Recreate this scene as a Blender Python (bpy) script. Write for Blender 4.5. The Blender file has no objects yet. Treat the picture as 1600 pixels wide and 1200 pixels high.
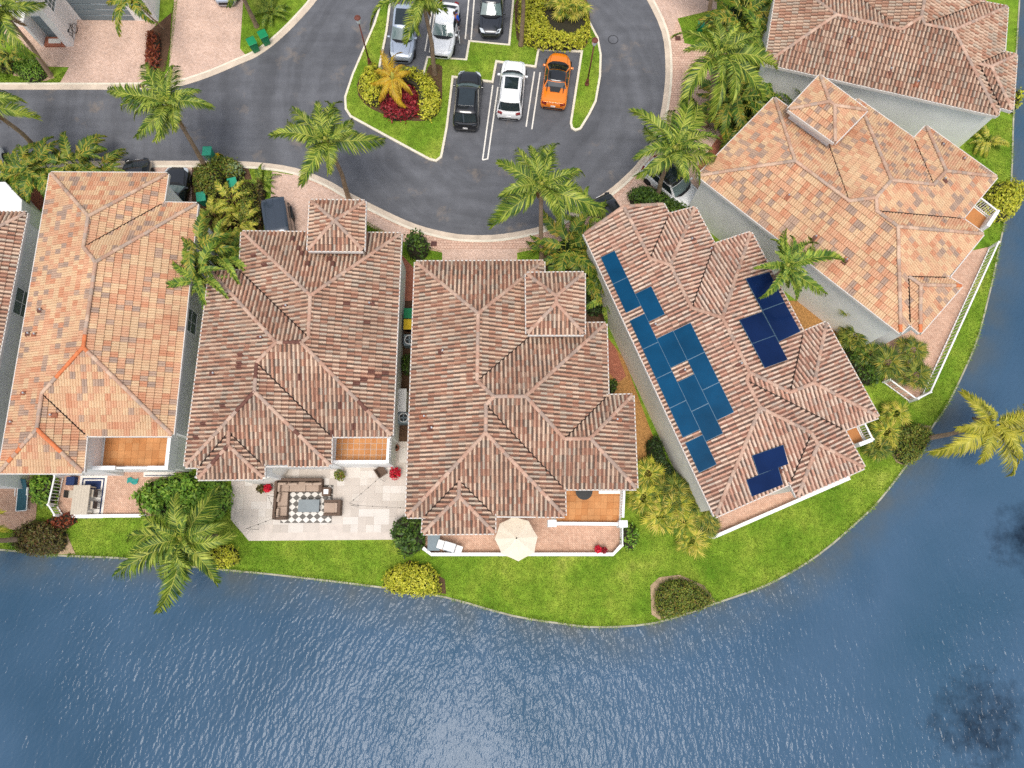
import bpy, bmesh, math, random
import numpy as np
from mathutils import Vector, Matrix
random.seed(7); rng = np.random.default_rng(7)
S = bpy.context.scene
COL = S.collection
R_ = math.radians

# ---------------------------------------------------------------- camera (drone, a little off nadir)
CAM_H, FPX, NADIR = 47.0, 1110.0, (783.0, 858.0)
_d = np.array([(NADIR[0]-800)/FPX, -(NADIR[1]-600)/FPX, -1.0]); _d /= np.linalg.norm(_d)
_up = -_d
_y = np.array([0, 1., 0]); _y = _y-_up*(_y@_up); _y /= np.linalg.norm(_y)
RC = np.stack([np.cross(_y, _up), _y, _up])
cam_d = bpy.data.cameras.new('camera'); cam = bpy.data.objects.new('camera', cam_d); COL.objects.link(cam)
cam_d.sensor_width = 36; cam_d.lens = FPX/1600*36; cam_d.clip_start = 0.5; cam_d.clip_end = 3000
cam.matrix_world = Matrix.Translation((0, 0, CAM_H)) @ Matrix(RC.tolist()).to_4x4()
S.camera = cam

# ---------------------------------------------------------------- sky and sun (thin bright overcast, sun high)
SUN_EL, SUN_AZ = 73.0, 188.0          # azimuth from +Y clockwise
w = bpy.data.worlds.new('World'); S.world = w; w.use_nodes = True
nt = w.node_tree; bg = nt.nodes['Background']
sky = nt.nodes.new('ShaderNodeTexSky'); sky.sky_type = 'NISHITA'; sky.sun_disc = False
sky.sun_elevation = R_(SUN_EL); sky.sun_rotation = R_(SUN_AZ)
sky.air_density = 1.0; sky.dust_density = 3.0; sky.ozone_density = 1.0
hs = nt.nodes.new('ShaderNodeHueSaturation'); hs.inputs['Saturation'].default_value = .5   # thin cloud whitens the sky
nt.links.new(sky.outputs[0], hs.inputs['Color']); nt.links.new(hs.outputs[0], bg.inputs[0]); bg.inputs[1].default_value = 0.15
sd = bpy.data.lights.new('sun', 'SUN'); sd.energy = 1.35; sd.angle = R_(20); sd.color = (1, .96, .90)
sun = bpy.data.objects.new('sun', sd); COL.objects.link(sun)
_el, _az = R_(SUN_EL), R_(SUN_AZ)
_sv = Vector((math.sin(_az)*math.cos(_el), math.cos(_az)*math.cos(_el), math.sin(_el)))
sun.rotation_euler = _sv.to_track_quat('Z', 'Y').to_euler()
S.view_settings.view_transform = 'Standard'; S.view_settings.look = 'None'
S.view_settings.exposure = 0.44; S.view_settings.gamma = 1; S.view_settings.use_curve_mapping = False
S.cycles.max_bounces = 6; S.cycles.diffuse_bounces = 3; S.cycles.glossy_bounces = 3
S.cycles.transparent_max_bounces = 4; S.cycles.caustics_reflective = False; S.cycles.caustics_refractive = False
S.cycles.use_denoising = False; S.cycles.sample_clamp_indirect = 6

# ---------------------------------------------------------------- measuring helpers (surveyed from the drone view)
def ray(px, py):
    return RC @ np.array([(px-800)/FPX, -(py-600)/FPX, -1.0])
def at(px, py, z=0.0):
    r = ray(px, py); t = (z-CAM_H)/r[2]
    return np.array([r[0]*t, r[1]*t, z])
def proj(p):
    q = RC.T @ (np.asarray(p, float)-np.array([0, 0, CAM_H])); return 800+FPX*q[0]/-q[2], 600-FPX*q[1]/-q[2]
def inpoly(x, y, P):
    c = False; n = len(P); j = n-1
    for i in range(n):
        if (P[i][1] > y) != (P[j][1] > y) and x < (P[j][0]-P[i][0])*(y-P[i][1])/(P[j][1]-P[i][1])+P[i][0]: c = not c
        j = i
    return c
def offset_poly(P, d):
    """inset a closed xy polygon by d metres (positive = inwards)"""
    P = [np.array(p[:2], float) for p in P]; n = len(P)
    A = sum(P[i][0]*P[(i+1) % n][1]-P[(i+1) % n][0]*P[i][1] for i in range(n))
    s = 1 if A > 0 else -1
    out = []
    for i in range(n):
        a, b, c = P[i-1], P[i], P[(i+1) % n]
        e1 = (b-a)/(np.linalg.norm(b-a)+1e-9); e2 = (c-b)/(np.linalg.norm(c-b)+1e-9)
        n1 = np.array([-e1[1], e1[0]])*s; n2 = np.array([-e2[1], e2[0]])*s
        m = n1+n2; k = m@n1
        out.append(b+m*(d/k if abs(k) > .3 else d))
    return out
def offset_line(P, d):
    P = [np.array(p[:2], float) for p in P]; out = []
    for i in range(len(P)):
        a = P[max(i-1, 0)]; b = P[min(i+1, len(P)-1)]
        e = (b-a)/np.linalg.norm(b-a); out.append(P[i]+np.array([-e[1], e[0]])*d)
    return out
def smooth_line(P, n=4):
    P = [np.array(p, float) for p in P]; out = []
    for i in range(len(P)-1):
        p0 = P[max(i-1, 0)]; p1 = P[i]; p2 = P[i+1]; p3 = P[min(i+2, len(P)-1)]
        for k in range(n):
            t = k/n
            out.append(.5*((2*p1)+(-p0+p2)*t+(2*p0-5*p1+4*p2-p3)*t*t+(-p0+3*p1-3*p2+p3)*t**3))
    out.append(P[-1]); return out

# ---------------------------------------------------------------- object helpers
def tag(o, label=None, cat=None, group=None, kind=None):
    if label: o['label'] = label
    if cat: o['category'] = cat
    if group: o['group'] = group
    if kind: o['kind'] = kind
    return o
def empty(name, loc, label, cat, group=None, rz=0):
    o = bpy.data.objects.new(name, None); COL.objects.link(o); o.empty_display_size = .2
    o.location = tuple(loc); o.rotation_euler = (0, 0, rz)
    return tag(o, label, cat, group)
class MB:
    def __init__(s): s.v = []; s.f = []; s.m = []; s.o = np.zeros(3)
    def add(s, vs, fs, m=0):
        k = len(s.v); s.v += [tuple(float(c) for c in v) for v in vs]; s.f += [[i+k for i in f] for f in fs]; s.m += [m]*len(fs); return s
    def box(s, c, d, rz=0, m=0, mat=None):
        x, y, z = d[0]/2, d[1]/2, d[2]/2
        vs = [(a*x, b*y, e*z) for e in (-1, 1) for b in (-1, 1) for a in (-1, 1)]
        ca, sa = math.cos(rz), math.sin(rz)
        vs = [(c[0]+a*ca-b*sa, c[1]+a*sa+b*ca, c[2]+e) for a, b, e in vs]
        return s.add(vs, [(0, 2, 3, 1), (4, 5, 7, 6), (0, 1, 5, 4), (2, 6, 7, 3), (0, 4, 6, 2), (1, 3, 7, 5)], m)
    def prism(s, P, z0, z1, m=0, top=True, bottom=False):
        n = len(P); A = sum(P[i][0]*P[(i+1) % n][1]-P[(i+1) % n][0]*P[i][1] for i in range(n))
        if A < 0: P = list(P)[::-1]
        vs = [(p[0], p[1], z0) for p in P]+[(p[0], p[1], z1) for p in P]
        fs = [(i, (i+1) % n, n+(i+1) % n, n+i) for i in range(n)]
        if top: fs.append(tuple(range(n, 2*n)))
        if bottom: fs.append(tuple(range(n-1, -1, -1)))
        return s.add(vs, fs, m)
    def sheet(s, P, z, m=0):
        n = len(P); A = sum(P[i][0]*P[(i+1) % n][1]-P[(i+1) % n][0]*P[i][1] for i in range(n))
        if A < 0: P = list(P)[::-1]
        return s.add([(p[0], p[1], z) for p in P], [tuple(range(n))], m)
    def tube(s, pts, r, seg=8, m=0, cap=True):
        pts = [np.array(p, float) for p in pts]; rs = r if hasattr(r, '__len__') else [r]*len(pts)
        vs = []; fs = []; n = len(pts)
        for i, p in enumerate(pts):
            d = pts[min(i+1, n-1)]-pts[max(i-1, 0)]; d /= np.linalg.norm(d)+1e-9
            a = np.array([1., 0, 0]) if abs(d[0]) < .8 else np.array([0, 1., 0])
            u = np.cross(d, a); u /= np.linalg.norm(u); q = np.cross(d, u)
            for k in range(seg):
                t = 2*math.pi*k/seg; vs.append(p+(u*math.cos(t)+q*math.sin(t))*rs[i])
        for i in range(n-1):
            for k in range(seg):
                fs.append((i*seg+k, i*seg+(k+1) % seg, (i+1)*seg+(k+1) % seg, (i+1)*seg+k))
        if cap: fs += [tuple(range(seg-1, -1, -1)), tuple(range((n-1)*seg, n*seg))]
        return s.add(vs, fs, m)
    def lathe(s, prof, c=(0, 0, 0), seg=16, m=0):
        vs = []; fs = []; n = len(prof)
        for r, z in prof:
            for k in range(seg):
                t = 2*math.pi*k/seg; vs.append((c[0]+r*math.cos(t), c[1]+r*math.sin(t), c[2]+z))
        for i in range(n-1):
            for k in range(seg): fs.append((i*seg+k, i*seg+(k+1) % seg, (i+1)*seg+(k+1) % seg, (i+1)*seg+k))
        fs += [tuple(range(seg-1, -1, -1)), tuple(range((n-1)*seg, n*seg))]
        return s.add(vs, fs, m)
    def mesh(s, name, mats, smooth=False, off=None):
        me = bpy.data.meshes.new(name)
        v = s.v
        if off is not None: v = [(a-off[0], b-off[1], c-off[2]) for a, b, c in v]
        me.from_pydata(v, [], s.f)
        mats = mats if isinstance(mats, (list, tuple)) else [mats]
        for q in mats: me.materials.append(q)
        if len(mats) > 1: me.polygons.foreach_set('material_index', s.m)
        if smooth: me.polygons.foreach_set('use_smooth', [True]*len(me.polygons))
        me.update(); return me
    def build(s, name, mats, parent=None, smooth=False, off=None, bevel=0, sub=0):
        o = bpy.data.objects.new(name, s.mesh(name, mats, smooth, off)); COL.objects.link(o)
        if parent is not None: o.parent = parent
        if bevel:
            b = o.modifiers.new('bevel', 'BEVEL'); b.width = bevel; b.segments = 2; b.limit_method = 'ANGLE'
        if sub:
            b = o.modifiers.new('sub', 'SUBSURF'); b.levels = sub; b.render_levels = sub
        return o
def inst(name, mesh, parent, mw=None, loc=None, rz=0, sc=1):
    o = bpy.data.objects.new(name, mesh); COL.objects.link(o)
    if parent is not None: o.parent = parent
    if mw is not None: o.matrix_basis = mw
    else:
        if loc is not None: o.location = tuple(loc)
        o.rotation_euler = (0, 0, rz); o.scale = (sc,)*3 if not hasattr(sc, '__len__') else sc
    return o

# ---------------------------------------------------------------- materials
def lin(c):
    return tuple(((x/255)/12.92 if x/255 < .04045 else ((x/255+.055)/1.055)**2.4) for x in c)+(1,)
def newmat(name):
    m = bpy.data.materials.new(name); m.use_nodes = True
    return m, m.node_tree, m.node_tree.nodes['Principled BSDF']
def noise(nt, scale, detail=4, coord='Object', rough=.55, vec=None, stretch=None):
    n = nt.nodes.new('ShaderNodeTexNoise'); n.inputs['Scale'].default_value = scale; n.inputs['Detail'].default_value = detail; n.inputs['Roughness'].default_value = rough
    if vec is None:
        g = nt.nodes.new('ShaderNodeNewGeometry'); vec = g.outputs['Position']
    if stretch:
        mp = nt.nodes.new('ShaderNodeMapping'); mp.inputs['Scale'].default_value = stretch[:3]
        if len(stretch) > 3: mp.inputs['Rotation'].default_value = (0, 0, stretch[3])
        nt.links.new(vec, mp.inputs[0]); vec = mp.outputs[0]
    nt.links.new(vec, n.inputs['Vector']); return n
def ramp(nt, src, stops, interp='LINEAR'):
    r = nt.nodes.new('ShaderNodeValToRGB'); r.color_ramp.interpolation = interp
    e = r.color_ramp.elements
    while len(e) < len(stops): e.new(.5)
    for i, (p, c) in enumerate(stops): e[i].position = p; e[i].color = c if len(c) == 4 else (*c, 1)
    nt.links.new(src, r.inputs[0]); return r
def mix(nt, a, b, fac, mode='MIX'):
    m = nt.nodes.new('ShaderNodeMix'); m.data_type = 'RGBA'; m.blend_type = mode
    for s, k in ((fac, 0), (a, 6), (b, 7)):
        if hasattr(s, 'node'): nt.links.new(s, m.inputs[k])
        else: m.inputs[k].default_value = s
    return m.outputs[2]
def bump(nt, bsdf, h, strength=.3, dist=.02):
    b = nt.nodes.new('ShaderNodeBump'); b.inputs['Strength'].default_value = strength; b.inputs['Distance'].default_value = dist
    nt.links.new(h, b.inputs['Height']); nt.links.new(b.outputs[0], bsdf.inputs['Normal']); return b
def plain(name, c, rough=.6, var=.12, scale=3, metal=0, spec=.5, coat=0, bmp=0, bscale=40):
    m, nt, b = newmat(name); c = lin(c) if max(c[:3]) > 1 else (*c[:3], 1)
    if var:
        n = noise(nt, scale, 5)
        lo = tuple(x*(1-var) for x in c[:3]); hi = tuple(min(1, x*(1+var)) for x in c[:3])
        r = ramp(nt, n.outputs[0], [(.3, lo), (.7, hi)]); nt.links.new(r.outputs[0], b.inputs['Base Color'])
    else: b.inputs['Base Color'].default_value = c
    b.inputs['Roughness'].default_value = rough; b.inputs['Metallic'].default_value = metal
    b.inputs['Specular IOR Level'].default_value = spec; b.inputs['Coat Weight'].default_value = coat; b.inputs['Coat Roughness'].default_value = .05
    if bmp:
        n2 = noise(nt, bscale, 4); bump(nt, b, n2.outputs[0], bmp, .02)
    return m
def rnd_value(nt):
    g = nt.nodes.new('ShaderNodeNewGeometry'); o = nt.nodes.new('ShaderNodeObjectInfo')
    a = nt.nodes.new('ShaderNodeMath'); a.operation = 'ADD'
    nt.links.new(g.outputs['Random Per Island'], a.inputs[0]); nt.links.new(o.outputs['Random'], a.inputs[1])
    f = nt.nodes.new('ShaderNodeMath'); f.operation = 'FRACT'; nt.links.new(a.outputs[0], f.inputs[0]); return f.outputs[0]
def pieces(name, cols, rough=.75, blotch=.25, bscale=1.2, spec=.3, bmp=0, interp='CONSTANT', weights=None):
    """each loose piece gets one of the colours; large blotches of weathering over all"""
    m, nt, b = newmat(name); cols = [lin(c) for c in cols]
    w = weights or [1]*len(cols); tot = sum(w); acc = 0; st = []
    for c, k in zip(cols, w): st.append((acc/tot, c)); acc += k
    r = ramp(nt, rnd_value(nt), st, interp)
    n = noise(nt, bscale, 5); n3 = noise(nt, 22, 3)
    k = ramp(nt, n.outputs[0], [(.28, (1-blotch,)*3), (.72, (1+blotch*.25,)*3)])
    k3 = ramp(nt, n3.outputs[0], [(.3, (.82,)*3), (.7, (1.08,)*3)])
    c = mix(nt, r.outputs[0], k.outputs[0], 1.0, 'MULTIPLY'); c = mix(nt, c, k3.outputs[0], 1.0, 'MULTIPLY')
    nt.links.new(c, b.inputs['Base Color']); b.inputs['Roughness'].default_value = rough; b.inputs['Specular IOR Level'].default_value = spec
    if bmp: bump(nt, b, n3.outputs[0], bmp, .01)
    return m
def leafmat(name, cols, trans=.25, rough=.5, weights=None):
    m, nt, b = newmat(name); cols = [lin(c) for c in cols]
    st = [((i+.0)/(max(1, len(cols)-1)), c) for i, c in enumerate(cols)]
    r = ramp(nt, rnd_value(nt), st)
    n = noise(nt, 1.3, 3); k = ramp(nt, n.outputs[0], [(.3, (.75,)*3), (.7, (1.15,)*3)])
    c = mix(nt, r.outputs[0], k.outputs[0], 1.0, 'MULTIPLY')
    nt.links.new(c, b.inputs['Base Color']); b.inputs['Roughness'].default_value = rough; b.inputs['Specular IOR Level'].default_value = .35
    t = nt.nodes.new('ShaderNodeBsdfTranslucent'); nt.links.new(c, t.inputs[0])
    ms = nt.nodes.new('ShaderNodeMixShader'); ms.inputs[0].default_value = trans
    out = nt.nodes['Material Output']
    nt.links.new(b.outputs[0], ms.inputs[1]); nt.links.new(t.outputs[0], ms.inputs[2]); nt.links.new(ms.outputs[0], out.inputs[0])
    return m
def lawnmat():
    m, nt, b = newmat('grass')
    n1 = noise(nt, .35, 4); n2 = noise(nt, 2.2, 5); n3 = noise(nt, 28, 3)
    c1 = ramp(nt, n1.outputs[0], [(.28, lin((90, 128, 32))), (.48, lin((122, 152, 46))), (.62, lin((144, 164, 58))), (.78, lin((176, 180, 84)))])
    c2 = ramp(nt, n2.outputs[0], [(.3, (.72,)*3), (.7, (1.2,)*3)]); c3 = ramp(nt, n3.outputs[0], [(.3, (.7,)*3), (.7, (1.25,)*3)])
    c = mix(nt, c1.outputs[0], c2.outputs[0], 1., 'MULTIPLY'); c = mix(nt, c, c3.outputs[0], 1., 'MULTIPLY')
    nt.links.new(c, b.inputs['Base Color']); b.inputs['Roughness'].default_value = .9; b.inputs['Specular IOR Level'].default_value = .1
    bump(nt, b, n3.outputs[0], .8, .06); return m
def asphaltmat():
    m, nt, b = newmat('asphalt')
    n1 = noise(nt, .22, 5); n2 = noise(nt, 1.1, 6, rough=.65); n3 = noise(nt, 60, 3)
    ns = noise(nt, .5, 5, stretch=(.25, 2.6, 1, .1))
    c = ramp(nt, n1.outputs[0], [(.3, lin((84, 85, 89))), (.7, lin((100, 101, 105)))])
    k = ramp(nt, n2.outputs[0], [(.3, (.86,)*3), (.72, (1.12,)*3)]); k2 = ramp(nt, n3.outputs[0], [(.3, (.85,)*3), (.7, (1.15,)*3)])
    k3 = ramp(nt, ns.outputs[0], [(.35, (.9,)*3), (.7, (1.1,)*3)])
    q = mix(nt, c.outputs[0], k.outputs[0], 1., 'MULTIPLY'); q = mix(nt, q, k2.outputs[0], 1., 'MULTIPLY'); q = mix(nt, q, k3.outputs[0], 1., 'MULTIPLY')
    # tyre-polished lanes round the turning loop
    gp = nt.nodes.new('ShaderNodeNewGeometry'); dv = nt.nodes.new('ShaderNodeVectorMath'); dv.operation = 'DISTANCE'; nt.links.new(gp.outputs['Position'], dv.inputs[0]); dv.inputs[1].default_value = tuple(at(800, 150))
    wob = noise(nt, .3, 2); wa = nt.nodes.new('ShaderNodeMath'); wa.operation = 'MULTIPLY_ADD'; nt.links.new(wob.outputs[0], wa.inputs[0]); wa.inputs[1].default_value = 1.6; nt.links.new(dv.outputs['Value'], wa.inputs[2])
    n1d = nt.nodes.new('ShaderNodeTexNoise'); n1d.noise_dimensions = '1D'; n1d.inputs['Scale'].default_value = .75; n1d.inputs['Detail'].default_value = 4; nt.links.new(wa.outputs[0], n1d.inputs['W'])
    kl = ramp(nt, n1d.outputs[0], [(.32, (.84,)*3), (.68, (1.14,)*3)]); q = mix(nt, q, kl.outputs[0], 1., 'MULTIPLY')
    nst = noise(nt, .35, 6, rough=.7); st = ramp(nt, nst.outputs[0], [(.58, (0, 0, 0)), (.72, (.5,)*3)])
    q = mix(nt, q, lin((150, 132, 112)), st.outputs[0])
    nt.links.new(q, b.inputs['Base Color']); b.inputs['Roughness'].default_value = .62; b.inputs['Specular IOR Level'].default_value = .4
    bump(nt, b, n3.outputs[0], .4, .01); return m
def pavermat(name, cols, mortar, bw=.22, bh=.11, rot=0., stain=.2, gap=.012):
    m, nt, b = newmat(name)
    g = nt.nodes.new('ShaderNodeNewGeometry'); mp = nt.nodes.new('ShaderNodeMapping'); mp.inputs['Rotation'].default_value = (0, 0, rot)
    nt.links.new(g.outputs['Position'], mp.inputs[0])
    br = nt.nodes.new('ShaderNodeTexBrick'); nt.links.new(mp.outputs[0], br.inputs[0])
    br.inputs['Scale'].default_value = 1; br.inputs['Brick Width'].default_value = bw; br.inputs['Row Height'].default_value = bh
    br.inputs['Mortar Size'].default_value = gap; br.inputs['Color1'].default_value = lin(cols[0]); br.inputs['Color2'].default_value = lin(cols[1]); br.inputs['Mortar'].default_value = lin(mortar)
    n1 = noise(nt, .6, 5); n2 = noise(nt, 5, 4)
    k = ramp(nt, n1.outputs[0], [(.3, (1-stain,)*3), (.7, (1+stain*.5,)*3)]); k2 = ramp(nt, n2.outputs[0], [(.3, (.85,)*3), (.7, (1.1,)*3)])
    c = mix(nt, br.outputs[0], k.outputs[0], 1., 'MULTIPLY'); c = mix(nt, c, k2.outputs[0], 1., 'MULTIPLY')
    nt.links.new(c, b.inputs['Base Color']); b.inputs['Roughness'].default_value = .8; b.inputs['Specular IOR Level'].default_value = .25
    bump(nt, b, br.outputs[1], .5, -.01); return m
DARK_PATCHES = [(*at(1530, 1125, -.42)[:2], 3.1), (*at(1600, 842, -.42)[:2], 2.2)]
def watermat():
    m, nt, b = newmat('lake_water')
    n1 = noise(nt, .05, 4); n4 = noise(nt, .35, 3)
    c = ramp(nt, n1.outputs[0], [(.3, lin((46, 74, 96))), (.55, lin((66, 92, 116))), (.75, lin((52, 82, 104)))])
    g0 = nt.nodes.new('ShaderNodeNewGeometry'); col = c.outputs[0]
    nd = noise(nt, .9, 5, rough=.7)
    for wx, wy, r in DARK_PATCHES:           # patches of darker water colour with noise-broken edges
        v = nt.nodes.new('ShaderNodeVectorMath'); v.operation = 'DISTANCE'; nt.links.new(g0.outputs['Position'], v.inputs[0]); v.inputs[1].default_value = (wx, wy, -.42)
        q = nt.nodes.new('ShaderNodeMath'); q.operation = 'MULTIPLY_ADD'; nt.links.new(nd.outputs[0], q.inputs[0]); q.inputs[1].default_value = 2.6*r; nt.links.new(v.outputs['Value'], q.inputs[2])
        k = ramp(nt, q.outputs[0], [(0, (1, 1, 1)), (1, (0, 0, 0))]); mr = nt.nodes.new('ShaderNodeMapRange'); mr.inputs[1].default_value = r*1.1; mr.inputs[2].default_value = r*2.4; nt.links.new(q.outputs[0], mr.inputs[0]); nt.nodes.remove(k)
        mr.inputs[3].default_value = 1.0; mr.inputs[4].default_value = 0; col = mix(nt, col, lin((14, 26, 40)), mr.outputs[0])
    at_ = nt.nodes.new('ShaderNodeAttribute'); at_.attribute_name = 'shallow'      # silty shallows along the bank
    qs = nt.nodes.new('ShaderNodeMath'); qs.operation = 'MULTIPLY'; nt.links.new(at_.outputs['Fac'], qs.inputs[0]); nt.links.new(ramp(nt, noise(nt, .5, 5).outputs[0], [(.35, (.2,)*3), (.65, (1,)*3)]).outputs[0], qs.inputs[1])
    col = mix(nt, col, lin((92, 92, 82)), qs.outputs[0])
    nt.links.new(col, b.inputs['Base Color'])
    b.inputs['Roughness'].default_value = .12; b.inputs['IOR'].default_value = 1.33; b.inputs['Specular IOR Level'].default_value = .25
    wv = nt.nodes.new('ShaderNodeTexWave'); wv.inputs['Scale'].default_value = .9; wv.inputs['Distortion'].default_value = 9; wv.inputs['Detail'].default_value = 4; wv.inputs['Detail Scale'].default_value = 1.6
    g = nt.nodes.new('ShaderNodeNewGeometry'); mp = nt.nodes.new('ShaderNodeMapping'); mp.inputs['Rotation'].default_value = (0, 0, R_(28)); nt.links.new(g.outputs['Position'], mp.inputs[0]); nt.links.new(mp.outputs[0], wv.inputs['Vector'])
    a = noise(nt, 2.4, 3, rough=.5, stretch=(1, .36, 1, R_(-28))); f = noise(nt, 4.6, 2, rough=.5, stretch=(1, .42, 1, R_(38)))
    def mth(op, x, y):
        q = nt.nodes.new('ShaderNodeMath'); q.operation = op
        for i, s in enumerate((x, y)):
            if hasattr(s, 'node'): nt.links.new(s, q.inputs[i])
            else: q.inputs[i].default_value = s
        return q.outputs[0]
    big = ramp(nt, noise(nt, .09, 3).outputs[0], [(.35, (.35,)*3), (.65, (1,)*3)])
    sx = nt.nodes.new('ShaderNodeSeparateXYZ'); nt.links.new(g.outputs['Position'], sx.inputs[0])
    mr2 = nt.nodes.new('ShaderNodeMapRange'); nt.links.new(sx.outputs[0], mr2.inputs[0]); mr2.inputs[1].default_value = -25; mr2.inputs[2].default_value = 18; mr2.inputs[3].default_value = .35; mr2.inputs[4].default_value = 1.5   # open, windier water towards the east
    h = mth('ADD', mth('MULTIPLY', wv.outputs[1], .10), mth('ADD', mth('MULTIPLY', a.outputs[0], .75), mth('MULTIPLY', mth('MULTIPLY', f.outputs[0], mr2.outputs[0]), .32)))
    h = mth('MULTIPLY', h, big.outputs[0])
    bump(nt, b, h, 1.0, .12); return m
MAT = {}
def mk():
    M = MAT
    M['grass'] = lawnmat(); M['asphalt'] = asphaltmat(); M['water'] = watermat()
    M['blade'] = leafmat('grass_blade', [(76, 116, 24), (120, 152, 42), (160, 176, 66)], .2, .7)
    M['concrete'] = plain('concrete', (196, 184, 166), .85, .14, 1.4, spec=.2, bmp=.2)
    M['edging'] = plain('weathered_edging', (164, 160, 138), .9, .3, 1.2, spec=.2, bmp=.3)
    M['kerb'] = plain('kerb', (222, 212, 192), .85, .10, 1.6, spec=.2, bmp=.2)
    M['gutter'] = plain('gutter_concrete', (205, 188, 168), .85, .16, 1.1, spec=.2, bmp=.2)
    M['line'] = plain('road_paint', (226, 220, 208), .7, .14, 5)
    M['drive'] = pavermat('driveway_paver', ((222, 192, 174), (208, 176, 156)), (196, 164, 144), .2, .1, .3, .16)
    M['band'] = pavermat('band_paver', ((222, 188, 166), (208, 170, 148)), (172, 136, 116), .2, .2, 0, .12, .014)
    M['brick'] = pavermat('red_paver', ((186, 118, 92), (168, 100, 78)), (140, 90, 72), .2, .1, .6, .2)
    M['patio'] = pavermat('patio_paver', ((216, 180, 156), (200, 160, 136)), (182, 144, 120), .2, .1, .78, .18)
    M['mulch'] = plain('mulch', (92, 70, 54), .95, .4, 14, spec=.1, bmp=.8, bscale=30)
    M['leaflitter'] = plain('leaf_litter', (170, 126, 76), .95, .35, 9, spec=.1, bmp=.8, bscale=25)
    M['soil'] = plain('sandy_soil', (176, 150, 122), .95, .2, 6, spec=.1, bmp=.5)
    M['wall'] = plain('stucco', (236, 234, 230), .9, .08, .7, spec=.2, bmp=.05, bscale=30)
    M['wallwarm'] = plain('stucco_warm', (236, 230, 218), .9, .09, .6, spec=.2, bmp=.05, bscale=30)
    M['white'] = plain('white_paint', (238, 236, 232), .6, .04, 2)
    M['fascia'] = plain('fascia_white', (208, 202, 194), .6, .10, 3)
    M['deck'] = plain('roof_felt', (62, 48, 42), .9, .2, 3)
    M['tileO'] = pieces('tile_orange_blend', [(210, 168, 132), (204, 152, 118), (168, 142, 124), (214, 180, 142), (208, 160, 126), (182, 152, 130), (200, 142, 108), (212, 174, 136)], blotch=.16, bscale=.4, weights=[3, 2, 1.2, 3, 3, 1.3, .9, 3])
    M['tileB'] = pieces('tile_brown_blend', [(206, 172, 146), (196, 158, 132), (190, 170, 150), (190, 144, 118), (214, 184, 158), (178, 132, 108), (198, 178, 156)], blotch=.3, bscale=.35, weights=[3, 2.4, 1.4, 2, 3, 1, 1.4])
    M['tileP'] = pieces('tile_pink_blend', [(216, 182, 158), (208, 168, 146), (200, 178, 160), (204, 156, 132), (222, 194, 172), (192, 146, 124)], blotch=.2, bscale=.4, weights=[3, 2.4, 1.2, 1.6, 3, .8])
    M['tile_pan'] = pieces('tile_pan_dirt_shade', [(122, 92, 78), (108, 86, 76), (140, 100, 84), (148, 120, 104), (102, 84, 74)], blotch=.25, bscale=.5)  # pan colours hold dirt and also painted-in shade between the barrels
    M['ridgeO'] = pieces('ridge_tan', [(204, 170, 146), (194, 156, 132), (184, 160, 142), (210, 178, 152)], blotch=.3, bscale=.8)
    M['ridgeB'] = pieces('ridge_pinkish', [(198, 162, 140), (190, 150, 128), (176, 152, 136), (204, 172, 150)], blotch=.3, bscale=.8)
    M['ridge_orange'] = plain('ridge_new_orange', (200, 112, 64), .7, .18, 4)
    M['tile_dark'] = plain('tile_replacement_brown', (104, 66, 54), .8, .2, 5)
    M['terracotta'] = pieces('terracotta', [(204, 142, 88), (208, 148, 94), (198, 134, 80)], blotch=.22, bscale=1.2)
    M['travertine'] = pieces('travertine', [(212, 202, 190), (218, 209, 198), (206, 195, 183), (222, 214, 204), (202, 191, 179)], blotch=.08)
    M['grout'] = plain('grout', (206, 194, 182), .9, .08, 2)
    M['solar'] = plain('solar_cell', (10, 64, 96), .22, .3, .35, spec=.08)
    M['solar2'] = plain('solar_cell_dark', (16, 36, 74), .2, .3, .35, spec=.1)
    M['panel_frame'] = plain('panel_frame', (92, 120, 138), .4, .08, 4, metal=.3)
    M['carglassD'] = plain('car_glass_dark', (24, 28, 32), .06, .1, 2, spec=.7)
    M['glass'] = plain('window_glass', (40, 52, 58), .05, .2, 1, spec=.9)
    M['shutter'] = plain('window_blind', (96, 108, 104), .5, .1, 3)
    M['dark'] = plain('dark_metal', (40, 40, 42), .5, .1, 3)
    M['grey'] = plain('grey_paint', (118, 132, 138), .6, .06, 2)
    M['black'] = plain('black_plastic', (24, 24, 25), .5, .1, 3)
    M['rust'] = plain('rust_brown_post', (112, 62, 50), .7, .2, 6)
    M['metal'] = plain('galvanised', (186, 188, 190), .35, .08, 4, metal=.6)
    M['binG'] = plain('bin_green', (16, 132, 82), .45, .08, 4)
    M['binT'] = plain('bin_teal', (40, 150, 118), .45, .08, 4)
    M['binY'] = plain('bin_yellow', (226, 190, 20), .45, .06, 4)
    M['trunk'] = plain('palm_bark', (150, 128, 106), .9, .22, 4, spec=.1, bmp=.6, bscale=12)
    M['rachis'] = plain('frond_stalk', (168, 166, 72), .6, .12, 2)
    M['coco'] = leafmat('coconut_leaf', [(46, 78, 26), (92, 122, 38), (146, 164, 54), (194, 198, 88)], .28)
    M['cocoY'] = leafmat('yellow_coconut_leaf', [(120, 132, 36), (168, 164, 48), (196, 186, 60), (206, 196, 92)], .28)
    M['areca'] = leafmat('areca_leaf', [(50, 84, 28), (88, 120, 38), (138, 152, 50), (186, 160, 60)], .25)
    M['royal'] = leafmat('green_palm_leaf', [(60, 94, 36), (100, 134, 48), (146, 168, 60), (178, 186, 76)], .25)
    M['fan'] = leafmat('palmetto_leaf', [(90, 120, 40), (150, 162, 52), (204, 196, 72), (218, 198, 100)], .25)
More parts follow.
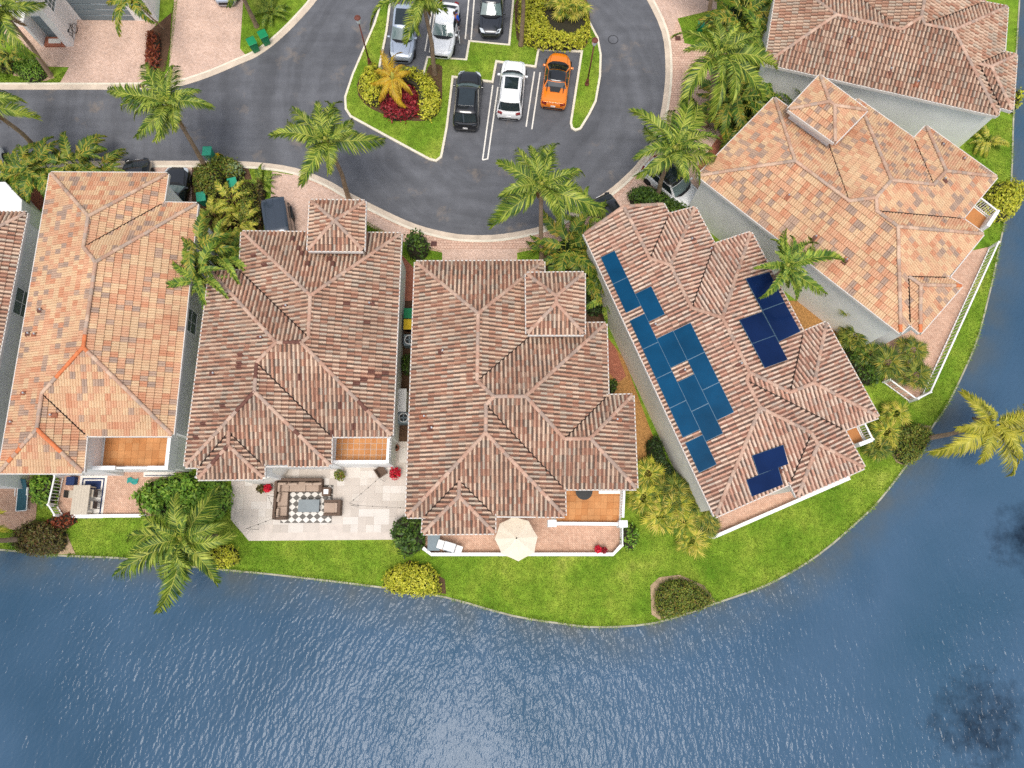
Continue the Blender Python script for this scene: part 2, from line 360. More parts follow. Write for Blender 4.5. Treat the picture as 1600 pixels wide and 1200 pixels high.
    M['fanG'] = leafmat('green_fan_leaf', [(64, 90, 36), (98, 120, 44), (138, 146, 54), (180, 164, 70)], .25)
    M['dead'] = leafmat('dead_frond_leaf', [(142, 108, 62), (170, 132, 76), (120, 92, 56)], .2)
    M['gold'] = leafmat('golden_palm_leaf', [(176, 140, 28), (212, 178, 36), (196, 150, 50), (224, 196, 70)], .25)
    M['bushY'] = leafmat('yellow_shrub_leaf', [(124, 138, 32), (196, 196, 50), (222, 214, 76), (160, 164, 44)], .2)
    M['bushG'] = leafmat('green_shrub_leaf', [(48, 74, 26), (72, 102, 34), (104, 130, 44)], .2)
    M['bushL'] = leafmat('bright_green_leaf', [(74, 116, 32), (116, 156, 48), (160, 186, 70)], .2)
    M['bushD'] = leafmat('dark_shrub_leaf', [(30, 50, 24), (48, 72, 30), (70, 92, 38)], .2)
    M['bushO'] = leafmat('olive_shrub_leaf', [(66, 86, 30), (102, 122, 40), (138, 148, 54), (138, 112, 50)], .2)
    M['bushM'] = leafmat('bronze_shrub_leaf', [(66, 56, 32), (94, 86, 40), (104, 108, 46), (122, 80, 52)], .2)
    M['bushR'] = leafmat('red_shrub_leaf', [(130, 26, 36), (170, 46, 58), (100, 22, 30), (194, 84, 80)], .2)
    M['bushRB'] = leafmat('rust_shrub_leaf', [(104, 40, 26), (136, 60, 36), (150, 84, 44)], .2)
    M['bushS'] = leafmat('silvery_leaf', [(120, 140, 96), (160, 174, 130), (96, 120, 76)], .2)
    M['flower'] = leafmat('red_flower', [(206, 20, 44), (226, 44, 70), (180, 16, 36)], .2)
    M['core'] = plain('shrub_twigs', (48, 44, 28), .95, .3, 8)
    M['tyre'] = plain('tyre', (26, 26, 27), .85, .1, 8)
    M['rim'] = plain('alloy_rim', (150, 152, 156), .3, .05, 8, metal=.8)
    M['carglass'] = plain('car_glass', (34, 44, 48), .04, .15, 2, spec=.9)
    M['carglassG'] = plain('car_windscreen_glass', (104, 122, 120), .06, .15, 2, spec=.9)
    M['lampglass'] = plain('headlight_glass', (206, 212, 216), .1, .05, 8, spec=.9)
    M['taillight'] = plain('taillight_red', (120, 12, 16), .2, .05, 8)
    for k, c, mt in (('pSilver', (176, 186, 200), .35), ('pWhite', (240, 240, 238), 0), ('pBlack', (18, 19, 22), 0), ('pNavy', (30, 34, 42), .1), ('pOrange', (238, 128, 20), .1), ('pSlate', (52, 62, 74), .2)):
        M[k] = plain('car_paint_'+k[1:].lower(), c, .28, .02, 3, metal=mt, coat=1)
    M['skin'] = plain('skin', (150, 96, 72), .6, .06, 8)
    M['shirt'] = plain('blue_shirt', (28, 84, 190), .8, .1, 12)
    M['shorts'] = plain('dark_shorts', (30, 34, 48), .85, .1, 12)
    M['hair'] = plain('dark_hair', (66, 44, 30), .7, .15, 20)
    M['rattan'] = plain('brown_rattan', (98, 78, 64), .8, .15, 14, bmp=.4)
    M['cushion'] = plain('taupe_cushion', (172, 150, 132), .9, .06, 5, bmp=.2)
    M['slate'] = plain('slate_top', (124, 132, 134), .5, .08, 3)
    M['rugD'] = plain('rug_grey', (110, 106, 100), .95, .1, 20)
    M['rugL'] = plain('rug_cream', (228, 222, 212), .95, .05, 20)
    M['canvas'] = plain('canvas_cream', (224, 210, 190), .9, .05, 3, bmp=.15)
    M['navy'] = plain('navy_fabric', (26, 46, 88), .85, .1, 10)
    M['teal'] = plain('teal_mesh', (40, 84, 96), .8, .1, 10)
    M['tablewood'] = plain('weathered_table', (190, 178, 160), .75, .1, 6)
    M['pot'] = plain('clay_pot', (150, 92, 66), .8, .12, 6)
    M['aqua'] = plain('aqua_plastic', (30, 140, 130), .5, .08, 8)
mk()

# ================================================================ SETTING
def W(pts, z=0): return [at(x, y, z) for x, y in pts]
def structure(name, mb, mat, parent=None, **k):
    o = mb.build(name, mat, parent, **k)
    if parent is None: o['kind'] = 'structure'
    return o
SHORE = [(-900, 800), (-420, 838), (-150, 850), (0, 858), (75, 866), (112, 868), (200, 872), (312, 886), (400, 894), (500, 905), (597, 917), (695, 932), (800, 961), (882, 974), (937, 979), (1025, 972), (1117, 942), (1200, 912), (1277, 867), (1343, 811), (1375, 779), (1415, 727), (1457, 665), (1482, 627), (1512, 565), (1530, 517), (1550, 437), (1560, 387), (1569, 345), (1579, 282), (1582, 200), (1586, 100), (1592, 0), (1600, -150), (1606, -300)]
shore = smooth_line([at(x, y, 0)[:2] for x, y in SHORE], 3)
land = [tuple(p) for p in shore]+[(shore[-1][0]+20, 700), (-700, 700), (-700, shore[0][1])]
mb = MB(); mb.sheet(land, 0.0)
structure('ground', mb, MAT['grass'])
# earth bank below the lawn edge, down into the water
mb = MB(); a = shore; b = offset_line(shore, -.22)
for i in range(len(a)-1):
    mb.add([(*a[i], -.01), (*a[i+1], -.01), (*b[i+1], -1.2), (*b[i], -1.2)], [(0, 3, 2, 1)])
structure('lake_bank', mb, MAT['soil'])
# concrete edging beam round the lake
mb = MB(); b0 = offset_line(shore, .02); b1 = offset_line(shore, -.09)
for i in range(len(shore)-1):
    zz = .03
    mb.add([(*b0[i], zz), (*b0[i+1], zz), (*b1[i+1], zz), (*b1[i], zz), (*b1[i+1], -.3), (*b1[i], -.3)], [(0, 3, 2, 1), (3, 5, 4, 2)])
structure('lake_edging', mb, MAT['edging'])
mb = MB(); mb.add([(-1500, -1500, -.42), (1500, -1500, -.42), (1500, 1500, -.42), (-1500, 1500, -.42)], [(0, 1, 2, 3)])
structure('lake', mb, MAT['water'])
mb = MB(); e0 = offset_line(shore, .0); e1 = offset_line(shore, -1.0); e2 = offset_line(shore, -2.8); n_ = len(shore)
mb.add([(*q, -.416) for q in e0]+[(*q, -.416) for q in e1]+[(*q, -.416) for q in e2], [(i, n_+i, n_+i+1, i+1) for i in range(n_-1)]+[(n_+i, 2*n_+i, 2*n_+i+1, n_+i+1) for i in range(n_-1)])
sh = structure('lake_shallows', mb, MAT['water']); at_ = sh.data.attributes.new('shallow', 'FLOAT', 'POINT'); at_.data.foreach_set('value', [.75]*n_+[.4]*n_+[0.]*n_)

NK = [(-500, 140), (-100, 140), (0, 140), (120, 140), (180, 140), (230, 139), (275, 136), (325, 121), (375, 100), (400, 89), (425, 72), (450, 50), (475, 24), (495, 0), (520, -40), (560, -140), (590, -260)]
SK = [(-500, 252), (-100, 252), (0, 252), (200, 252), (330, 252), (400, 254), (462, 263), (512, 282), (545, 301), (600, 329), (650, 351), (700, 364), (740, 368), (787, 366), (842, 355), (880, 340), (920, 317), (950, 298), (975, 277), (1000, 250), (1025, 205), (1037, 150), (1040, 100), (1034, 50), (1011, 0), (985, -40), (955, -100), (930, -260)]
nk = smooth_line([at(x, y)[:2] for x, y in NK], 3); sk = smooth_line([at(x, y)[:2] for x, y in SK], 3)
mb = MB(); mb.sheet([tuple(p) for p in nk]+[tuple(p) for p in sk[::-1]], .004)
structure('road', mb, MAT['asphalt'])
def band(name, line, d0, d1, z, mat, side=True, gap=0):
    mb = MB(); a = offset_line(line, d0); b = offset_line(line, d1)
    for i in range(len(line)-1):
        fs = [(0, 1, 2, 3)] if d1 > d0 else [(0, 3, 2, 1)]
        mb.add([(*a[i], z), (*a[i+1], z), (*b[i+1], z), (*b[i], z), (*a[i], 0), (*a[i+1], 0), (*b[i], 0), (*b[i+1], 0)], fs+[(4, 5, 1, 0), (3, 2, 7, 6)])
    return structure(name, mb, mat)
band('north_kerb', nk, -.02, .42, .03, MAT['gutter'])
band('north_kerb_lip', nk, .40, .56, .045, MAT['kerb'])
band('south_kerb', sk, .02, -.36, .03, MAT['gutter'])
band('south_kerb_lip', sk, -.34, -.52, .045, MAT['kerb'])
i0 = 18; i1 = 76
band('brick_pavement', sk[i0:i1], -.50, -1.55, .012, MAT['band'])

def pad(name, pts, z, mat, inset=0):
    P = [at(x, y)[:2] for x, y in pts]
    mb = MB(); mb.prism(P, -.02, z); return structure(name, mb, mat)
pad('driveway', [(5, 45), (45, 38), (75, 50), (121, 31), (248, 31), (230, 60), (228, 131), (93, 131), (108, 105), (70, 104), (40, 80), (10, 65)], .016, MAT['drive'])
pad('driveway', [(277, -60), (268, 50), (264, 108), (256, 122), (266, 130), (325, 115), (384, 86), (375, 76), (384, -60)], .016, MAT['drive'])
pad('driveway', [(165, 262), (308, 262), (308, 345), (250, 345), (250, 300), (165, 300)], .016, MAT['drive'])
pad('driveway', [(425, 268), (465, 275), (520, 300), (572, 332), (640, 362), (625, 372), (600, 360), (568, 350), (560, 400), (405, 400), (422, 330)], .016, MAT['drive'])
pad('driveway', [(691, 390), (808, 389), (808, 430), (691, 430)], .016, MAT['drive'])
pad('driveway', [(1016, 0), (1120, -14), (1120, 14), (1058, 29), (1050, 60), (1040, 30)], .016, MAT['drive'])
pad('driveway', [(1060, 66), (1112, 76), (1160, 90), (1150, 170), (1104, 167), (1055, 160)], .016, MAT['band'])
pad('driveway', [(985, 290), (1030, 225), (1140, 180), (1160, 215), (1095, 300), (1060, 330), (1000, 345), (960, 350), (915, 380), (885, 375), (930, 340)], .016, MAT['drive'])
pad('brick_path', [(1132, 200), (1153, 213), (1105, 282), (1086, 266)], .026, MAT['brick'])
pad('brick_path', [(625, 395), (652, 425), (652, 470), (620, 470)], .016, MAT['brick'])
pad('leaf_litter_bed', [(944, 520), (975, 560), (1012, 660), (1045, 745), (985, 750), (984, 640), (944, 615)], .02, MAT['leaflitter'])
pad('brick_path', [(944, 520), (962, 545), (978, 588), (966, 598), (944, 575)], .028, MAT['brick'])
pad('side_yard', [(612, 470), (655, 470), (652, 700), (608, 700)], .012, MAT['mulch'])
pad('mulch_bed', [(300, 262), (345, 255), (388, 262), (400, 300), (412, 330), (412, 420), (330, 440), (300, 420)], .02, MAT['mulch'])
pad('mulch_bed', [(1090, 30), (1130, 25), (1215, 10), (1215, 60), (1150, 60), (1120, 45)], .02, MAT['leaflitter'])
pad('mulch_bed', [(1105, 185), (1150, 170), (1180, 190), (1150, 210), (1125, 200)], .02, MAT['mulch'])
pad('soil_bed', [(232, 50), (268, 20), (266, 70), (258, 112), (232, 112)], .02, MAT['mulch'])
pad('soil_bed', [(30, 100), (70, 108), (86, 122), (70, 127), (20, 118)], .02, MAT['soil'])
pad('mulch_bed', [(880, 385), (920, 380), (945, 420), (945, 520), (915, 520), (840, 425), (850, 400)], .02, MAT['mulch'])
pad('driveway', [(0, 295), (-60, 295), (-60, 345), (45, 345), (70, 320), (60, 285)], .016, MAT['brick'])
pad('side_yard', [(1200, 470), (1290, 470), (1350, 545), (1310, 560), (1240, 520)], .014, MAT['leaflitter'])
pad('soil_bed', [(85, 825), (105, 835), (118, 866), (85, 866)], .02, MAT['soil'])
pad('soil_bed', [(1018, 960), (1016, 915), (1030, 902), (1062, 898), (1100, 915), (1118, 940), (1030, 968)], .02, MAT['soil'])
pad('soil_bed', [(1384, 690), (1392, 665), (1455, 665), (1415, 728), (1400, 722)], .02, MAT['soil'])
pad('soil_bed', [(600, 900), (640, 875), (695, 905), (697, 928), (600, 915)], .02, MAT['mulch'])

# island with kerb
ISL = [(601, -40), (596, 0), (584, 38), (571, 68), (550, 117), (538, 153), (539, 172), (547, 184), (600, 213), (670, 251), (682, 254), (691, 247), (700, 200), (709, 123), (757, 129), (771, 131), (777, 99), (838, 107), (843, 79), (907, 83), (890, 193), (892, 202), (899, 206), (908, 203), (922, 180), (932, 160), (939, 120), (940, 87), (935, 60), (922, 35), (913, 0), (908, -40), (804, -40), (794, 70), (732, 64), (727, 93), (667, 89), (658, 125), (594, 110), (606, 50), (617, -40)]
isl = [at(x, y)[:2] for x, y in ISL]
mb = MB(); mb.prism(isl, 0, .13); structure('island_kerb', mb, MAT['kerb'], bevel=.02)
isl_in = offset_poly(isl, .17)
mb = MB(); mb.prism(isl_in, .10, .145); structure('island_lawn', mb, MAT['grass'])
def bed(name, pts, z, mat):
    P = smooth_line([at(x, y)[:2] for x, y in pts+[pts[0]]], 3)[:-1]
    mb = MB(); mb.prism(P, .0, z); return structure(name, mb, mat)
bed('mulch_bed', [(560, 150), (575, 168), (610, 184), (650, 191), (678, 186), (690, 165), (691, 125), (690, 105), (672, 104), (664, 118), (640, 130), (600, 110), (562, 125)], .165, MAT['mulch'])
bed('mulch_bed', [(807, 62), (815, 70), (838, 76), (905, 79), (918, 66), (922, 40), (905, -10), (812, -10)], .165, MAT['mulch'])
# parking stall lines
for (x0, y0, x1, y1) in [(770, 133, 754, 250), (778, 136, 762, 248), (835, 112, 822, 198), (844, 113, 831, 202), (664, 80, 678, 0), (671, 82, 682, 0), (727, 61, 736, -40), (736, 62, 744, -40)]:
    a, b = at(x0, y0)[:2], at(x1, y1)[:2]; d = (b-a)/np.linalg.norm(b-a); n = np.array([-d[1], d[0]])*.05
    mb = MB(); mb.sheet([a-n, a+n, b+n, b-n], .009); structure('stall_line', mb, MAT['line'])
a, b = at(754, 250)[:2], at(763, 248)[:2]; n = np.array([0, .05]); mb = MB(); mb.sheet([a-n, a+n, b+n, b-n], .013); structure('stall_line', mb, MAT['line'])
# drains
for (x, y, lab) in [(678, 381, 'dark square drain grate in brick pavement above tiled roof'), (1059, 60, 'dark square drain grate in brick pavement beside curved kerb'), (222, 134, 'small drain grate in kerb below the pale driveway')]:
    p = at(x, y); e = empty('drain_grate', (p[0], p[1], .03), lab, 'drain grate', 'drain grates')
    mb = MB(); mb.box((0, 0, 0), (.42, .38, .02)); mb.build('plate', MAT['rust'], e)
    for k in range(5):
        mb = MB(); mb.box((-.15+.075*k, 0, .014), (.035, .3, .012)); mb.build('bar', MAT['dark'], e)
p = at(958, 62); e = empty('manhole_cover', (p[0], p[1], .004), 'round dark manhole cover in the curved asphalt road', 'manhole cover')
mb = MB(); mb.lathe([(.34, 0), (.34, .012), (.30, .016), (.02, .016)], seg=24); mb.build('cover', MAT['asphalt'], e)
mb = MB(); mb.lathe([(.40, 0), (.40, .008), (.355, .008)], seg=24); mb.build('ring', MAT['dark'], e)

# grass blades over the lawns in view
HARD = []
def inpoly_np(X, Y, P):
    c = np.zeros(len(X), bool); n = len(P); j = n-1
    for i in range(n):
        xi, yi = P[i][0], P[i][1]; xj, yj = P[j][0], P[j][1]
        if yi != yj: c ^= ((yi > Y) != (yj > Y)) & (X < (xj-xi)*(Y-yi)/(yj-yi)+xi)
        j = i
    return c
def mesh_np(name, V, F, mat):
    """large triangle or quad soup straight from arrays"""
    me = bpy.data.meshes.new(name); k = F.shape[1]
    me.vertices.add(len(V)); me.vertices.foreach_set('co', np.ascontiguousarray(V, np.float32).ravel())
    me.loops.add(F.size); me.loops.foreach_set('vertex_index', np.ascontiguousarray(F, np.int32).ravel())
    me.polygons.add(len(F)); me.polygons.foreach_set('loop_start', np.arange(0, F.size, k, dtype=np.int32))
    me.materials.append(mat); me.update(calc_edges=True); return me
def scatter_grass(name, polys, n, z):
    pts = []
    for P, share in polys:
        P = np.array([q[:2] for q in P]); lo, hi = P.min(0), P.max(0); got = np.zeros((0, 2)); need = int(n*share)
        for _ in range(12):
            Q = rng.uniform(lo, hi, (need*2, 2)); Q = Q[inpoly_np(Q[:, 0], Q[:, 1], P)]; got = np.vstack([got, Q])
            if len(got) >= need: break
        pts.append(got[:need])
    C = np.vstack(pts); m = len(C); t = rng.uniform(0, 6.283, m); wd = rng.uniform(.014, .03, m); h = rng.uniform(.03, .075, m); l = rng.uniform(0, .08, m); t2 = rng.uniform(0, 6.283, m)
    V = np.zeros((m, 3, 3)); c = np.stack([np.cos(t)*wd, np.sin(t)*wd], 1)
    V[:, 0, :2] = C-c; V[:, 1, :2] = C+c; V[:, 2, :2] = C+np.stack([np.cos(t2)*l, np.sin(t2)*l], 1); V[:, :2, 2] = z; V[:, 2, 2] = z+h
    o = bpy.data.objects.new(name, mesh_np(name, V.reshape(-1, 3), np.arange(m*3).reshape(-1, 3), MAT['blade'])); COL.objects.link(o); o['kind'] = 'stuff'; return o
PATIOS = {}
lakeside = [at(x, y)[:2] for x, y in [(0, 856), (0, 820), (30, 830), (60, 790), (90, 808), (280, 808), (360, 800), (388, 846), (640, 846), (664, 868), (960, 868), (985, 820), (1000, 770), (1105, 838), (1325, 750), (1352, 735), (1318, 668), (1372, 655), (1345, 550), (1380, 597), (1420, 630), (1440, 618), (1548, 380), (1500, 215), (1560, 180), (1582, 190)]]+[tuple(p) for p in shore[::-1] if -36 < p[0] and p[1] < 35]
scatter_grass('lawn_grass', [(lakeside, 1)], 90000, 0)
scatter_grass('island_grass', [(isl_in, 1)], 26000, .145)
small = [[(0, 112), (25, 120), (70, 128), (105, 110), (106, 106), (93, 130), (0, 130)], [(384, 0), (376, 75), (386, 84), (430, 60), (485, 0)], [(388, 262), (424, 268), (420, 320), (400, 290)], [(1058, 30), (1110, 16), (1115, 75), (1072, 66)], [(1064, 162), (1104, 168), (1140, 200), (1120, 215), (1060, 190)], [(628, 374), (690, 392), (690, 412), (630, 400)], [(810, 390), (845, 383), (850, 412), (810, 412)], [(572, 345), (620, 372), (572, 366)], [(255, 110), (266, 70), (270, 5), (278, 0), (266, 100), (250, 122)]]
scatter_grass('verge_grass', [([at(x, y)[:2] for x, y in q], 1/len(small)) for q in small], 16000, .002)

# longer tufts hanging over the lake edging
sp = np.array([q for q in shore if -40 < q[0] and q[1] < 40]); m = 9000
ii = rng.integers(0, len(sp)-1, m); tt = rng.random(m)[:, None]; C = sp[ii]*(1-tt)+sp[ii+1]*tt
dn = sp[ii+1]-sp[ii]; nn = np.stack([-dn[:, 1], dn[:, 0]], 1); nn /= np.linalg.norm(nn, axis=1)[:, None]
clump = np.sin(ii*1.7+tt[:, 0]*3)*np.sin(ii*.61) > -.25; C, nn = C[clump], nn[clump]; m = len(C)
C = C+nn*rng.uniform(-.02, .22, m)[:, None]; t = rng.uniform(0, 6.283, m); wd = rng.uniform(.015, .03, m); h = rng.uniform(.05, .16, m); V = np.zeros((m, 3, 3)); c = np.stack([np.cos(t)*wd, np.sin(t)*wd], 1)
V[:, 0, :2] = C-c; V[:, 1, :2] = C+c; V[:, 2, :2] = C-nn*rng.uniform(.02, .26, m)[:, None]+rng.normal(0, .05, (m, 2)); V[:, 2, 2] = h
o = bpy.data.objects.new('bank_grass', mesh_np('bank_grass', V.reshape(-1, 3), np.arange(m*3).reshape(-1, 3), MAT['blade'])); COL.objects.link(o); o['kind'] = 'stuff'

# ================================================================ HOUSES
ROOFS = {
'H1': dict(v=dict(A=(81,272),B=(261,273),B2=(254,319),B3=(307,320),D=(269,679),I=(134,679),J=(129,737),C=(1,737),
  P1=(141,338),P2=(132,387),P3=(151,411),P4=(132,541),P5=(67,611),P6=(59,666)),
  f=['A B P1','C A P1 P2 P3 P4 P5 P6','B B2 P2 P1','B2 B3 P3 P2','B3 D P4 P3','I D P4 P5','I J P6 P5','C J P6']),
'H2': dict(v=dict(A=(380,364),B=(625,367),A2=(377,425),A3=(330,425),C=(291,728),D=(611,680),I=(516,680),J=(515,726),
  L1=(313,728),L=(311,747),K1=(411,746),K=(411,726),P1=(484,460),P2=(481,530),P3=(470,537),P4=(430,538),P5=(403,565),P6=(400,611),Q1=(360,665),Q2=(361,695)),
  f=['A B P1','A2 A P1 P2','B D P3 P2 P1','A3 A2 P2 P3 P4','I D P3 P4 P5','C A3 P4 P5 P6','I J P6 P5','C J K Q1 L1 @P6','L1 L Q2 Q1','L K1 Q2','K1 K Q1 Q2']),
'H3': dict(v=dict(A=(651,411),B=(848,410),M=(849,508),D=(945,507),E=(948,620),F=(987,619),G=(993,762),I=(880,762),J=(881,805),C=(637,806),
  K=(771,804),K1=(771,831),L=(662,832),L1=(664,806),P1=(748,491),P2=(745,591),P3=(771,617),P4=(821,617),P5=(881,684),P6=(918,683),P7=(761,629),P8=(761,676),Q1=(715,750),Q2=(716,772)),
  f=['A B P1','C A P1 P2 P3 P7 P8','B M P2 P1','M D P4 P3 P2','D E P5 P4','E F P6 P5','F G P6','I G P6 P5 P4 P3 P7','I J P8 P7','C J K Q1 L1 @P8','L1 L Q2 Q1','L K1 Q2','K1 K Q1 Q2']),
'H4': dict(v=dict(A=(914,366),C=(1118,805),V=(1235,753),Dl=(1246,775),Er=(1348,730),M=(1316,671),T=(1370,651),U=(1290,506),V2=(1254,521),X=(1172,365),Y=(1115,384),Z=(1085,326),Z2=(1044,337),E0=(1035,320),
  R0=(974,324),R1=(1015,409),R2=(1048,417),R3=(1081,485),R4=(1130,499),R5=(1174,583),R5b=(1170,598),R6=(1186,639),Q1=(1265,681),Q2=(1273,688),R8=(1240,612),R9=(1273,598)),
  f=['C A R0 R1 R2 R3 R4 R5 R5b R6','C V Q1 R6','V Dl Q2 Q1','Dl Er Q2','Er M R5b R6 Q1 Q2','M T R9 R8 R5 R5b','U T R9','V2 U R9 R8','X V2 R8 R5 R4','X Y R3 R4','Z Y R3 R2','Z Z2 R1 R2','E0 Z2 R1 R0']),
'H5': dict(v=dict(W=(1092,275),N1=(1210,155),V1=(1289,212),N2=(1340,157),Y=(1428,219),N3=(1447,199),T=(1555,277),Vb=(1501,342),Hb=(1534,366),K=(1479,434),Dn=(1500,447),Ds=(1437,519),L=(1421,505),S=(1406,519),
  P1=(1239,254),P2=(1322,316),P3=(1365,309),P4=(1389,280),P5=(1455,290),P6=(1477,267),P3b=(1366,330),P7=(1402,356),Q1=(1417,431),Q2=(1435,442)),
  f=['W N1 P1','S W P1 P2 P3 P3b P7','N1 V1 P2 P1','V1 N2 P4 P3 P2','N2 Y P5 P4','Y N3 P6 P5','N3 T P6','T Vb P3b P3 P4 P5 P6','Vb Hb P7 P3b','Hb S L Q1 K @P7','K Dn Q2 Q1','Dn Ds Q2','Ds L Q1 Q2']),
'H6': dict(v=dict(W=(1197,99),S=(1557,180),NW=(1219,-40),Vn=(1322,-17),Wn=(1340,-120),En=(1550,-75),Ve=(1535,5),NE=(1572,12),K=(1567,83),Dn=(1586,87),Ds=(1580,172),L=(1560,166),
  P1=(1310,25),P2=(1405,45),P3=(1435,25),P3n=(1447,-80),P3b=(1442,37),P4=(1486,47),Q1=(1530,103),Q2=(1546,106)),
  f=['W S P4 P3b P3 P2 P1','NW W P1','NW Vn P2 P1','Vn Wn P3n P3 P2','En Ve P3b P3 P3n','Ve NE P4 P3b','NE S L Q1 K @P4','K Dn Q2 Q1','Dn Ds Q2','Ds L Q1 Q2']),
}
ZE = 5.2
class Roof: pass
def solve_roof(spec, ze, pitch):
    """planar, equally pitched roof faces over the surveyed eave lines; ridge points are where the planes meet"""
    v = spec['v']; P = {}; planes = []; ev = set(); faces = []
    for s in spec['f']:
        n = s.split()
        if n[-1].startswith('@'): e = (n[0], n[1]); poly = [n[1]]+n[2:-1]+[n[0], n[-1][1:]]
        else: e = (n[0], n[1]); poly = n
        faces.append((e, poly)); ev |= set(e)
    for k in ev: P[k] = at(*v[k], ze)
    for e, poly in faces:
        a, b = P[e[0]], P[e[1]]; d = b-a; d /= np.linalg.norm(d); up = np.array([-d[1], d[0], 0])
        cen = np.mean([at(*v[k], ze+1) for k in poly], axis=0)
        if (cen-a)@up < 0: up = -up
        nr = np.array([-pitch*up[0], -pitch*up[1], 1.0]); nn = np.linalg.norm(nr); planes.append((nr/nn, (nr@a)/nn, a, up))
    for k in v:
        if k in ev: continue
        A = []; B = []
        for (e, poly), pl in zip(faces, planes):
            if k in poly: A.append(pl[0]*3); B.append(pl[1]*3)
        r = ray(*v[k]); r = r/np.linalg.norm(r); o = np.array([0, 0, CAM_H]); M = (np.eye(3)-np.outer(r, r))*.5
        A += list(M); B += list(M@o); P[k] = np.linalg.lstsq(np.array(A), np.array(B), rcond=None)[0]
    R = Roof(); R.P = P; R.faces = faces; R.planes = planes; R.ev = ev; R.ze = ze; R.frames = []
    for (e, poly), (n, h, a, up) in zip(faces, planes):
        s = up+np.array([0, 0, pitch]); s = s/np.linalg.norm(s); u = np.cross(s, n); u /= np.linalg.norm(u)
        R.frames.append((a, u, s, n, [((P[k]-a)@u, (P[k]-a)@s) for k in poly]))
    return R
def on_roof(R, px, py):
    for (a, u, s, n, uv) in R.frames:
        r = ray(px, py); o = np.array([0, 0, CAM_H]); t = ((a-o)@n)/(r@n); p = o+r*t
        if inpoly((p-a)@u, (p-a)@s, uv): return p, u, s, n
    return None
# tile profiles: (u, height) across one tile, tile width, exposed length, strips that form the darker pan
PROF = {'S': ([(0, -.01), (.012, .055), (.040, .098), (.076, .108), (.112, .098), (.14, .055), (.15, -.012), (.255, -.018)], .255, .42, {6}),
        'D': ([(0, -.005), (.02, .030), (.06, .052), (.105, .052), (.145, .026), (.1625, -.004), (.182, .030), (.222, .052), (.267, .052), (.307, .026), (.325, -.005)], .325, .425, set())}
LIFT, LAP, LIP = .055, .06, .022
def tile_verts(pr, v0, v1):
    vs = []
    for (u, h) in pr: vs.append((u, v0, h+LIFT))
    for (u, h) in pr: vs.append((u, v1, h*.9+.002))
    for (u, h) in pr: vs.append((u, v0+.004, h+LIFT-LIP))
    return vs
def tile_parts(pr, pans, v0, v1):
    """[(verts, faces, material)] - cap and pan as loose pieces, pan in its darker colours"""
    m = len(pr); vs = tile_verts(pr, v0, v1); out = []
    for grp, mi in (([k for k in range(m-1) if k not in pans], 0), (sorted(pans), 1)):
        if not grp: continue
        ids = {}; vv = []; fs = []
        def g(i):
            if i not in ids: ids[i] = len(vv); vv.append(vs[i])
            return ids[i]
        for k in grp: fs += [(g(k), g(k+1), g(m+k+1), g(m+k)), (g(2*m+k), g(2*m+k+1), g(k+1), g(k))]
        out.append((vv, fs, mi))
    return out
